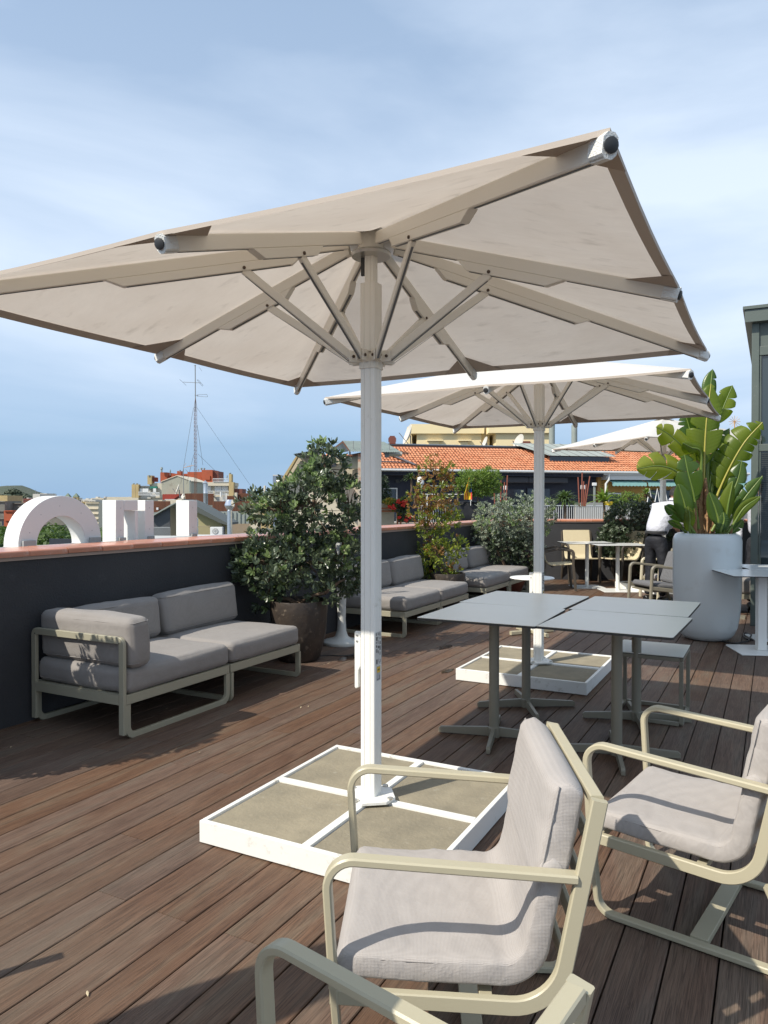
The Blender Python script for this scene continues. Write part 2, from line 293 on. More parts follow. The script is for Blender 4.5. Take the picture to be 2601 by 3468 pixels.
# ================================================================== SETTING: deck
PITCHX = .1438; X0 = -3.016; DX0, DX1, DY0, DY1 = -4.2, 2.6, -2.6, 16.2
sub = MB().box(-4.21, DX1 + .1, DY0 - .1, 17.5, -.30, -.045).build('deck_joists', mat('dark_void', (.006, .005, .005), 1)); tag(sub, kind='structure')
deck = empty('deck', (0, 0, 0)); tag(deck, kind='structure')
joints = {}
for (px, py) in [(379, 3033), (570, 3100), (343, 2537), (471, 2562), (29, 2914), (814, 3178), (608, 2589), (740, 2615), (870, 2647), (960, 2480), (1240, 2490)]:
    p = atz(px, py); joints[math.floor((p.x - X0) / PITCHX)] = p.y
plank_me = {}
def plank_mesh(n):
    if n not in plank_me:
        w = PITCHX / 2 - .0027; l = n / 2 - .0012; c = .0025
        prof = [(-w, -.022), (w, -.022), (w, -c), (w - c, 0), (-w + c, 0), (-w, -c)]
        mb = MB(); vs = [(x, -l, z) for x, z in prof] + [(x, l, z) for x, z in prof]; k = 6
        mb.add(vs, [tuple(range(k)), tuple(range(2*k - 1, k - 1, -1))] + [((i+1) % k, i, k + i, k + (i+1) % k) for i in range(k)])
        o = mb.build('plank', PLANK, None, smooth=0); plank_me[n] = o.data; bpy.data.objects.remove(o)
    return plank_me[n]
r0 = math.floor((DX0 - X0) / PITCHX); r1 = math.floor((DX1 - X0) / PITCHX)
for r in range(r0, r1):
    ln = 3.9; ph = joints.get(r, None)
    if ph is None: ph = (r * 2.417 + .37 * math.sin(r * 5.1)) % ln
    y = ph - math.ceil((ph - DY0) / ln) * ln
    while y < DY1:
        o = bpy.data.objects.new('plank', plank_mesh(ln)); scene.collection.objects.link(o); o.parent = deck
        o.location = (X0 + (r + .5) * PITCHX, y + ln / 2, random.uniform(-.0008, .0003)); y += ln
# ================================================================== parapet walls
WALL_X = -4.215
def parapet(name, p0, p1, label, thick=.36, ztop=1.035, n_t=None):
    p0 = Vector(p0); p1 = Vector(p1); d = (p1 - p0); ln = d.length; a = math.atan2(d.y, d.x)
    t = empty(name, (p0.x, p0.y, 0), a); tag(t, label, 'wall')
    MB().box(0, ln, 0, thick, -1.2, ztop).build('wall_body', STUCCO, t)
    n = n_t or round(ln / .29); w = ln / n
    q = MB(); prof = fillet([(0, -.028, 0), (0, -.028, .037), (0, thick + .03, .037), (0, thick + .03, 0)], [0, .016, .010, 0], 4)
    vs = []; m = len(prof)
    for x in (-w/2 + .0025, w/2 - .0025): vs += [(x, p.y, p.z) for p in prof]
    q.add(vs, [tuple(range(m)), tuple(range(2*m - 1, m - 1, -1))] + [((i+1) % m, i, m + i, m + (i+1) % m) for i in range(m)])
    first = q.build('coping_tile', TERRA, t); me = first.data
    MB().box(0, ln, -.012, thick + .015, ztop, ztop + .022).build('mortar_bed', mat('pale_mortar', (.42, .33, .28), .95, bump=(80, .3)), t)
    for i in range(n):
        o = first if i == 0 else relink('coping_tile', me); o.parent = t
        o.location = (w * (i + .5), random.uniform(-.002, .002), ztop + .0235 + random.uniform(0, .002)); o.rotation_euler = (0, 0, random.uniform(-.004, .004))
    return t
parapet('parapet_wall', (WALL_X, -1.8), (WALL_X, 12.95), 'dark anthracite parapet wall with terracotta coping behind the left sofas')
parapet('parapet_wall', (WALL_X + .02, 12.98), (3.2, 16.9), 'dark far parapet wall with terracotta coping behind the dining tables')
# narrow zinc ledge just outside the left wall, carrying the letters
lg = empty('sign_ledge', (-4.62, 0, 0)); tag(lg, 'grey zinc ledge running just outside the terracotta coping', 'ledge')
ZINC = mat('weathered_zinc', (.42, .43, .42), .55, metal=.25, var=(6, .6, (.30, .30, .29)), grime=(9, .62, .7, (.35, .2, .12)))
for i in range(9): MB().box(-.34, -.005, 0, .985, -.2, 0, Matrix.Translation((0, -1 + i * .99 + (.0), 1.075))).build('ledge_sheet', ZINC, lg, bevel=.004)
# ================================================================== big letters (rear view)
LET = mat('white_letter_sheet', (.74, .745, .72), .6, bump=(5, .12), grime=(7, .66, .8, (.6, .56, .48)))
LX0, LX1 = -4.86, -4.70
def letter_arch():
    t = empty('sign_letter', (LX0, 3.77, 1.085)); tag(t, 'white arched top of a round sign letter standing beyond the left wall', 'sign letter', 'white rooftop sign letters')
    ro, ri, n = .365, .215, 40; vs = []; fs = []
    for k in range(n + 1):
        a = math.pi * k / n
        for (r, x) in ((ro, 0), (ro, .16), (ri, .16), (ri, 0)): vs.append((x, -r * math.cos(a), r * math.sin(a)))
    for k in range(n):
        for j in range(4): l = (j + 1) % 4; fs.append((k*4 + j, k*4 + l, k*4 + 4 + l, k*4 + 4 + j))
    fs += [(0, 1, 2, 3), (n*4 + 3, n*4 + 2, n*4 + 1, n*4)]
    MB().add(vs, fs).build('letter_body', LET, t, bevel=.003)
    for a in (.35, .9, 1.5, 2.2, 2.8): MB().lathe([(.0022, 0), (.0022, .002)], 8, Matrix.Translation((.16, -.29 * math.cos(a), .29 * math.sin(a))) @ Matrix.Rotation(math.pi/2, 4, 'Y')).build('rivet', RUB, t)
    for s in (-1, 1): MB().box(.165, .185, s * .29 - .05, s * .29 + .05, -.012, .045).build('foot_bracket', ZINC, t, bevel=.002)
letter_arch()
def letter_block(pieces, y0, label):
    t = empty('sign_letter', (LX0, y0, 1.075)); tag(t, label, 'sign letter', 'white rooftop sign letters')
    for (a, b, z0, z1) in pieces: MB().box(0, .155, a, b, z0, z1).build('letter_panel', LET, t, bevel=.003)
    MB().box(.158, .175, pieces[0][0] + .02, pieces[0][0] + .09, .0, .04).build('foot_bracket', ZINC, t, bevel=.002)
    for z in (.1, .28): MB().lathe([(.0022, 0), (.0022, .002)], 8, Matrix.Translation((.155, pieces[0][0] + .05, z)) @ Matrix.Rotation(math.pi/2, 4, 'Y')).build('rivet', RUB, t)
letter_block([(0, .085, 0, .345), (.087, .235, .26, .345), (.205, .237, 0, .258)], 4.285, 'white blocky sign letter with a narrow slot beside the arch')
letter_block([(0, .10, 0, .345)], 4.60, 'white upright sign stroke right of the slotted letter')
letter_block([(0, .11, 0.02, .345)], 5.13, 'white upright sign stroke standing alone nearest the lattice mast')
# ================================================================== parasols
def build_parasol():
    t = empty('parasol'); RI = .11; HX = 1.264; ZH, ZT = 2.50, 2.122
    # base tray
    W = .51; Hh = .54; b = MB()
    for (x0, x1, y0, y1) in ((-W, W, -Hh, -Hh + .022), (-W, W, Hh - .022, Hh), (-W, -W + .022, -Hh + .022, Hh - .022), (W - .022, W, -Hh + .022, Hh - .022)): b.box(x0, x1, y0, y1, .004, .093)
    b.box(-W + .022, W - .022, -Hh + .022, Hh - .022, .006, .03); tray = b.build('base_frame', WHITE_SC, t, bevel=.0025)
    c = MB(); c.box(-.018, .018, -Hh + .022, Hh - .022, .03, .094); c.box(-W + .022, -.018, -.018, .018, .03, .094); c.box(.018, W - .022, -.018, .018, .03, .094); c.build('cross_bar', WHITE, t, bevel=.002)
    for sx_ in (-1, 1):
        for sy in (-1, 1):
            x0, x1 = sorted((sx_ * .021, sx_ * (W - .026))); y0, y1 = sorted((sy * .021, sy * (Hh - .026)))
            MB().box(x0, x1, y0, y1, .031, .084).build('ballast_slab', CONC, t, bevel=.005)
    a = .10; k = .045; pl = [(-a, -a + k), (-a + k, -a), (a - k, -a), (a, -a + k), (a, a - k), (a - k, a), (-a + k, a), (-a, a - k)]
    bp = MB().prism(pl, .0945, .110, Matrix.Rotation(math.radians(36), 4, 'Z')).build('base_plate', WHITE_SC, t, bevel=.003)
    for q in range(4):
        an = math.radians(36 + 45 + 90 * q); MB().lathe([(.0, .110), (.013, .110), (.013, .116), (.006, .119)], 12, c=(.105 * math.cos(an), .105 * math.sin(an), 0)).build('bolt', ALU, bp)
    # post with grooves
    w = .036; g = .003
    pr_ = []
    for (ax, sgn) in ((0, -1), (1, 1), (0, 1), (1, -1)):
        pass
    side = [(-w + .008, -w), (-.016, -w), (-.0145, -w + g), (-.013, -w), (.013, -w), (.0145, -w + g), (.016, -w), (w - .008, -w)]
    for q in range(4):
        ca, sa = math.cos(q * math.pi/2), math.sin(q * math.pi/2)
        pr_ += [(x * ca - y * sa, x * sa + y * ca) for x, y in side]
        pr_.append(((w - .0025) * ca + (w - .0025) * sa, (w - .0025) * sa - (w - .0025) * ca))
    post = MB().prism(pr_, .110, 2.0).build('post', WHITE, t)
    MB().prism([(x * 1.04, y * 1.04) for x, y in pr_], 2.06, 2.36).build('sleeve', RIBM, t, bevel=.002)
    MB().prism([(x * .62, y * .62) for x, y in pr_], 2.0, 2.56).build('inner_post', RIBM, t)
    MB().prism([(x * 1.16, y * 1.16) for x, y in pr_], 1.985, 2.045).build('collar', RIBM, t, bevel=.003)
    MB().box(-.045, -.030, -.012, .0, 2.40, 2.50).build('guide_rail', RUB, t)
    MB().lathe([(.02, 2.478), (.085, 2.478), (.09, 2.488), (.085, 2.497), (.03, 2.50)], 24).build('hub_disc', ALU, t)
    MB().lathe([(.055, 2.50), (.06, 2.58), (.05, 2.60)], 16).build('hub_block', RIBM, t)
    dirs = []
    for k in range(8):
        an = k * math.pi / 4; L_ = HX / max(abs(math.cos(an)), abs(math.sin(an))); dirs.append((an, L_))
    for an, L_ in dirs:
        d = Vector((math.cos(an), math.sin(an), 0)); n = Vector((-d.y, d.x, 0))
        zt = lambda r: ZH + .022 + (ZT - ZH) * (r - RI) / (L_ - RI)
        p0 = d * RI + UZ * (zt(RI) + .004); p1 = d * L_ + UZ * (zt(L_) + .004)
        rib = MB().sweep([p0, p1], rrect(.050, .026, .003), n).build('rib', RIBM, t)
        s = (p1 - p0).normalized(); up_ = n.cross(s) * (1 if n.cross(s).z > 0 else -1)
        ra, rb = (.34, 1.10) if L_ > HX * 1.2 else (.45, .86)
        def at(r, off): return d * r + UZ * (zt(r) + .004) + up_ * off
        # deeper reinforcing profile under the middle of the rib, with chamfered ends
        br = MB(); pts = [at(ra - .03, -.0255), at(ra + .02, -.060), at(rb - .06, -.060), at(rb, -.0255)]
        vs = [p + n * .016 for p in pts] + [p - n * .016 for p in pts]
        br.add(vs, [(0, 1, 2, 3), (7, 6, 5, 4), (0, 4, 5, 1), (1, 5, 6, 2), (2, 6, 7, 3), (3, 7, 4, 0)]); br.build('rib_channel', RIBM, rib, bevel=.002)
        gv = MB(); gv.beam(at(RI + .02, -.0262), at(ra - .04, -.0262), .008, .0015); gv.beam(at(rb + .01, -.0262), at(L_ - .01, -.0262), .008, .0015); gv.beam(at(ra + .03, -.0608), at(rb - .07, -.0608), .012, .0015); gv.build('rib_groove', mat('grey_groove', (.13, .14, .145), .5), rib)
        cap = MB().lathe([(.0, .002), (.0165, .003), (.017, .008), (.010, .011)], 14, Matrix.Translation(p1 + s * .0) @ s.to_track_quat('Z', 'Y').to_matrix().to_4x4())
        cap.build('rib_tip_plug', RUB, rib)
        MB().sweep([p1 - s * .055, p1 + s * .002], rrect(.054, .036, .010), n).build('tip_pocket', mat('white_webbing', (.78, .77, .72), .8, bump=(250, .5)), rib)
        # strut
        q0 = d * .062 + UZ * 2.03; q1 = at(.565, -.055)
        st = MB().sweep([q0 + d * .02, q1], rrect(.034, .020, .003), n).build('strut', RIBM, t)
        ss = (q1 - q0 - d * .02).normalized(); su = n.cross(ss); su = su if su.z < 0 else -su
        MB().beam(q0 + d * .03 + su * .0172, q1 - ss * .02 + su * .0172, .009, .0016).build('strut_groove', mat('grey_groove', (.13, .14, .145), .5), st)
        bk = MB()
        for sgn in (-1, 1): bk.cb(d * .078 + n * (sgn * .0145) + UZ * 2.036, (.052, .004, .05), an)
        bk.build('bracket', RIBM, t, bevel=.002)
        bo = MB(); R_ = Matrix.Rotation(math.pi/2, 4, 'X')
        for (pp, rr) in ((d * .085 + UZ * 2.035, .007), (q1 + up_ * .006, .007)):
            for sgn in (-1, 1):
                T = Matrix.Translation(pp + n * (sgn * .018)) @ (n * sgn).to_track_quat('Z', 'Y').to_matrix().to_4x4(); bo.lathe([(rr, -.002), (rr, .003), (rr * .5, .005)], 8, T)
        bo.build('pivot_bolt', mat('bolt_bronze', (.10, .07, .05), .4, metal=.6), st)
    # canopy: eight panels stretched from hub to the straight hem, slightly sagging
    cv = MB(); cols = 10; zt0 = ZH + .062; ze = ZT + .062
    corner = [Vector((dd[1] * math.cos(dd[0]), dd[1] * math.sin(dd[0]), ze)) for dd in dirs]
    hub = Vector((0, 0, zt0 + .03)); grid = {}; vs = []; fs = []
    nr_ = 9; nc = 6
    def vid(k, i, j):
        if i == 0: key = (0, 0)
        else: key = ((k * nc + j) % (8 * nc), i)
        if key in grid: return grid[key]
        s_ = i / nr_; u = j / nc; e_ = corner[k].lerp(corner[(k + 1) % 8], u); p = hub.lerp(e_, s_)
        sag = .016 * math.sin(math.pi * u) * math.sin(math.pi * min(1, s_ * .72 + .1)) * (1 if i else 0)
        p = p - UZ * sag - Vector((p.x, p.y, 0)) * (.004 * math.sin(math.pi * u) * s_)
        grid[key] = len(vs); vs.append(p); return grid[key]
    for k in range(8):
        for i in range(nr_):
            for j in range(nc):
                if i == 0: fs.append((vid(k, 0, 0), vid(k, 1, j), vid(k, 1, j + 1)))
                else: fs.append((vid(k, i, j), vid(k, i + 1, j), vid(k, i + 1, j + 1), vid(k, i, j + 1)))
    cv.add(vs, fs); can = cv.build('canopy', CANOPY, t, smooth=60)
    # folded hem under the rim + corner patches
    hm = MB(); rim = [vs[vid(k, nr_, j)] for k in range(8) for j in range(nc)]; n_ = len(rim); v2 = []; f2 = []
    for i, p in enumerate(rim):
        q = Vector((p.x, p.y, 0)) * .968; v2 += [p + Vector((p.x, p.y, 0)) * .001 + UZ * .001, p - UZ * .012, Vector((q.x, q.y, p.z + .007))]
    for i in range(n_):
        j = (i + 1) % n_; f2 += [(i*3, i*3 + 1, j*3 + 1, j*3), (i*3 + 1, i*3 + 2, j*3 + 2, j*3 + 1)]
    hm.add(v2, f2); hm.build('hem', mat('hem_cloth', (.50, .43, .36), .9), can)
    for k, (an, L_) in enumerate(dirs):
        d = Vector((math.cos(an), math.sin(an), 0)); c0 = corner[k]; l_ = .19
        e1 = (corner[(k+1) % 8] - c0).normalized() * l_; e2 = (corner[k-1] - c0).normalized() * l_
        inn = c0 + (hub - c0).normalized() * l_ * 1.1
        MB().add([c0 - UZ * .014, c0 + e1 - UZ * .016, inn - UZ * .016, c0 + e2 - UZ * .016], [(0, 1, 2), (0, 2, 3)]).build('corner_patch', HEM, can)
    MB().lathe([(.0, zt0 + .075), (.10, zt0 + .06), (.15, zt0 + .035), (.155, zt0 + .02)][::-1], 16).build('top_cap', WHITE, t)
    return t
def crank(parent):
    h = MB(); poly = [(0, .255), (.029, .255), (.031, .105), (.024, .090), (.020, .082), (.020, .008), (.006, 0), (0, .008)]
    T = Matrix.Translation((-.036 - .038, -.010, .572)) @ Matrix.Rotation(math.pi/2, 4, 'X')
    h.prism(poly, -.010, .010, T); o = h.build('crank_handle', WHITE, parent, bevel=.003)
    MB().box(-.043, -.0362, -.020, -.002, .66, .822).build('handle_mount', WHITE, o, bevel=.002)
    for z in (.812, .785): MB().lathe([(.0055, 0), (.0055, .002), (.003, .003)], 10, Matrix.Translation((-.060, -.020, z)) @ Matrix.Rotation(math.pi/2, 4, 'X')).build('screw', ALU, o)
def sticker(parent):
    INK = mat('sticker_ink', (.05, .05, .05), .6); x = .0364
    st = MB(); st.box(x, x + .0006, -.027, .027, .686, .832); o = st.build('instruction_sticker', mat('sticker_grey', (.56, .57, .55), .4), parent)
    ink = MB(); rng = random.Random(3)
    for c_ in range(3):
        y = -.023 + c_ * .016; z = .828
        while z > .735:
            hgt = rng.uniform(.008, .022); w = rng.choice((.0011, .0015, .0022))
            for q in range(rng.randint(2, 4)): ink.box(x + .0006, x + .001, y + q * .0036, y + q * .0036 + w, z - hgt, z)
            z -= hgt + rng.uniform(.004, .009)
    ink.box(x + .0006, x + .001, -.021, -.010, .692, .712)
    ink.sweep(fillet([(x + .0008, .002, .712), (x + .0008, .002, .696), (x + .0008, .018, .696), (x + .0008, .018, .708)], [0, .006, .006, 0], 4), rrect(.0022, .0008, .0002), (1, 0, 0))
    ink.build('sticker_print', INK, o)
    y = MB().box(x, x + .0006, -.018, .018, .617, .682).build('warning_label', mat('label_silver', (.42, .43, .43), .35), parent)
    MB().box(x + .0006, x + .001, -.014, .014, .652, .678).build('yellow_field', mat('label_yellow', (.75, .50, .05), .45), y)
    m = MB()
    for q in range(3): m.box(x + .001, x + .0014, -.009 + q * .0065, -.0045 + q * .0065, .661, .669)
    m.box(x + .0006, x + .001, -.014, .008, .622, .6245); m.box(x + .0006, x + .001, .009, .0115, .622, .640); m.build('label_marks', INK, y)
U = build_parasol(); U.location = (-1.573, 2.866, 0); crank(U); sticker(U)
tag(U, 'nearest large square parasol with beige underside on a white post and slab base', 'parasol', 'square parasols on the deck')
U2 = copy_tree(U); U2.location = (-1.70, 5.95, 0); tag(U2, 'second parasol behind the grey tables with its white top showing', 'parasol')
U3 = copy_tree(U); U3.location = (-1.57, 12.55, 0); U3.rotation_euler = (0, 0, math.radians(45)); U3.scale = (1.0, 1.0, 1.06); tag(U3, 'farthest parasol partly hidden by the leafy plant in the white planter', 'parasol')
# ================================================================== cushions
def cushion(size, r=.045, puff=.018, seed=0, n=(14, 14, 5), M=None, wr=.006, slump=0):
    """soft box centred on origin: rounded edges, crowned faces, a few creases"""
    mb = MB(M); sx_, sy, sz = [v / 2 for v in size]; nx, ny, nz_ = n; idx = {}; vs = []; fs = []
    def vert(u, v, w):
        key = (round(u, 5), round(v, 5), round(w, 5))
        if key in idx: return idx[key]
        p = Vector((u * sx_, v * sy, w * sz)); q = Vector((max(-sx_ + r, min(sx_ - r, p.x)), max(-sy + r, min(sy - r, p.y)), max(-sz + r, min(sz - r, p.z))))
        d = p - q
        if d.length > 1e-6: p = q + d.normalized() * r
        bx, by, bz = (1 - u*u), (1 - v*v), (1 - w*w)
        p.x += puff * .5 * by * bz * u ** 3; p.y += puff * .5 * bx * bz * v ** 3; p.z += puff * bx * by * w ** 3
        s_ = Vector((p.x * 5 + seed * 3.1, p.y * 5 - seed, p.z * 5 + seed * 7)); nn = noise.noise_vector(s_) * wr
        k = noise.noise(Vector((p.x * 9 + seed, p.y * 22, p.z * 22 + seed * 2))) * wr * .8
        p += nn + (p.normalized() * k)
        if slump and w > 0: p.z -= slump * max(0, 1 - (u*u + v*v)) * w
        idx[key] = len(vs); vs.append(p); return idx[key]
    def sp(n_, s_, rr):   # denser samples near edges
        t = [(-1 + 2 * i / n_) for i in range(n_ + 1)]
        e = rr / s_ ; ex = [-1 + e * k for k in (.15, .35, .65, 1.0)] ; mid = [x for x in t if -1 + e * 1.15 < x < 1 - e * 1.15]
        return [-1] + ex + mid + [-x for x in reversed(ex)] + [1]
    U_, V_, W_ = sp(nx, sx_, r), sp(ny, sy, r), sp(nz_, sz, min(r, sz * .7))
    def face(A, B, f, flip):
        for i in range(len(A) - 1):
            for j in range(len(B) - 1):
                q = [vert(*f(A[i], B[j])), vert(*f(A[i+1], B[j])), vert(*f(A[i+1], B[j+1])), vert(*f(A[i], B[j+1]))]
                fs.append(tuple(reversed(q)) if flip else tuple(q))
    face(U_, V_, lambda a, b: (a, b, 1), False); face(U_, V_, lambda a, b: (a, b, -1), True)
    face(U_, W_, lambda a, b: (a, -1, b), False); face(U_, W_, lambda a, b: (a, 1, b), True)
    face(V_, W_, lambda a, b: (1, a, b), False); face(V_, W_, lambda a, b: (-1, a, b), True)
    mb.add(vs, fs); return mb
def seam_loop(sx_, sy, z, r, rad=.0035):
    mb = MB(); c = [(sx_, sy), (-sx_, sy), (-sx_, -sy), (sx_, -sy)]; pts = []
    for i, (x, y) in enumerate(c):
        a0 = i * math.pi / 2
        for k in range(6):
            a = a0 + k * math.pi / 10; cx_, cy_ = x - math.copysign(r, x), y - math.copysign(r, y); pts.append((cx_ + r * math.cos(a), cy_ + r * math.sin(a), z + random.uniform(-.002, .002)))
    mb.sweep([Vector(p) for p in pts], circ(rad, 6), (0, 0, 1), closed=True); return mb
def put_cushion(name, size, T, parent, m=SOFAF, seed=0, seams=True, **kw):
    o = cushion(size, seed=seed, **kw).build(name, m, parent, smooth=80); o.matrix_local = T
    if seams:
        z = size[2] / 2
        for s_ in (-1, 1):
            q = seam_loop(size[0]/2 - .004, size[1]/2 - .004, s_ * (z - .030), kw.get('r', .045) * .9, .0028).build('piping', m, o, smooth=80)
    return o
# ================================================================== low lounge sofas
SF = mat('sofa_frame_khaki', (.36, .34, .255), .4, bump=(250, .06), var=(3, .3, (.31, .295, .22)))
def sled(mb, pts, N, w=.045, t=.022, rad=.05): mb.sweep(fillet(pts, rad, 6), rrect(t, w, .002), N)
# corner piece (with arm at its near end)
s1 = empty('lounge_sofa', (WALL_X + .03, 3.145, 0)); tag(s1, 'low khaki framed sofa corner module with side arm nearest the camera', 'sofa', 'lounge sofas along the wall')
D_ = .815; Wd = .93
def seat_frame(t, y1, D_=D_):
    f = MB()
    for (a, b, c, d) in ((0, D_, 0, .022), (0, D_, y1 - .022, y1), (0, .022, .022, y1 - .022), (D_ - .022, D_, .022, y1 - .022)): f.box(a, b, c, d, .205, .262)
    for k in range(6): f.box(.03, D_ - .03, .1 + k * (y1 - .2) / 5 - .02, .1 + k * (y1 - .2) / 5 + .02, .225, .24)
    return f.build('seat_frame', SF, t, bevel=.002)
seat_frame(s1, Wd)
for x in (.012, D_ - .012):
    m_ = MB(); sled(m_, [(x, .012, .203), (x, .012, .012), (x, Wd - .012, .012), (x, Wd - .012, .203)], (1, 0, 0), w=.024, t=.040, rad=.06); m_.build('sled_leg', SF, s1)
m_ = MB(); m_.sweep(fillet([(.02, -.013, .03), (.02, -.013, .585), (D_ - .02, -.013, .585), (D_ - .02, -.013, .03)], .028, 6), rrect(.042, .024, .003), (0, 1, 0)); m_.box(.041, D_ - .041, -.025, -.001, .2045, .2625); m_.build('arm_frame', SF, s1)
for x in (.035, D_ - .035): MB().lathe([(.0, 0), (.005, 0), (.004, .001)], 8, Matrix.Translation((x, -.0255, .57)) @ Matrix.Rotation(math.pi/2, 4, 'X')).build('rivet', RUB, s1)
Tn = Matrix.Translation
put_cushion('seat_cushion', (D_ - .01, Wd + .01, .15), Tn((D_/2 + .01, Wd/2 + .005, .262 + .075)), s1, seed=1, puff=.014)
put_cushion('arm_cushion', (D_ + .01, .165, .30), Tn((D_/2 + .03, .092, .425 + .14)) @ Matrix.Rotation(.05, 4, 'X'), s1, seed=2, puff=.012, r=.05)
put_cushion('back_cushion', (.18, Wd - .22, .29), Tn((.115, .20 + (Wd - .22)/2, .415 + .143)) @ Matrix.Rotation(-.12, 4, 'Y'), s1, seed=3, puff=.012, r=.05)
def sofa_module(y0, label, ends=(1, 1), back=True, seed=0, x0=WALL_X + .03, Wd=.86, back_w=.84):
    t = empty('lounge_sofa', (x0, y0, 0)); tag(t, label, 'sofa', 'lounge sofas along the wall'); seat_frame(t, Wd)
    for y in (.012, Wd - .012):
        m_ = MB(); sled(m_, [(D_ - .012, y, .203), (D_ - .012, y, .012), (.02, y, .012), (.02, y, .203)], (0, 1, 0), w=.024, t=.040, rad=.035); m_.build('sled_leg', SF, t)
    put_cushion('seat_cushion', (D_ - .01, Wd - .005, .15), Tn((D_/2 + .01, Wd/2, .262 + .075)) @ Matrix.Rotation(random.uniform(-.01, .01), 4, 'Z'), t, seed=seed, puff=.016)
    if back: put_cushion('back_cushion', (.185, back_w, .31), Tn((.12, back_w/2 + .0, .412 + .155)) @ Matrix.Rotation(-.13, 4, 'Y') @ Matrix.Rotation(random.uniform(-.02, .02), 4, 'X'), t, seed=seed + 5, puff=.014, r=.055)
    return t
sofa_module(4.09, 'armless grey cushioned sofa module joined to the armed one, beside the brown pot', seed=11)
sofa_module(6.87, 'armless sofa module with shaded seat, behind the white post of the nearest parasol', seed=23, back_w=.88, Wd=.92)
sofa_module(7.81, 'armless sofa module just left of the slender reddish shrub', seed=31, back_w=.84, Wd=.86)
sofa_module(9.30, 'armless sofa module right of the slender shrub with leaf shadows on its seat', seed=41, back_w=.9, Wd=.98)
sofa_module(10.32, 'farthest armless sofa module beside the round white side table', seed=47, back_w=.9, Wd=.92)
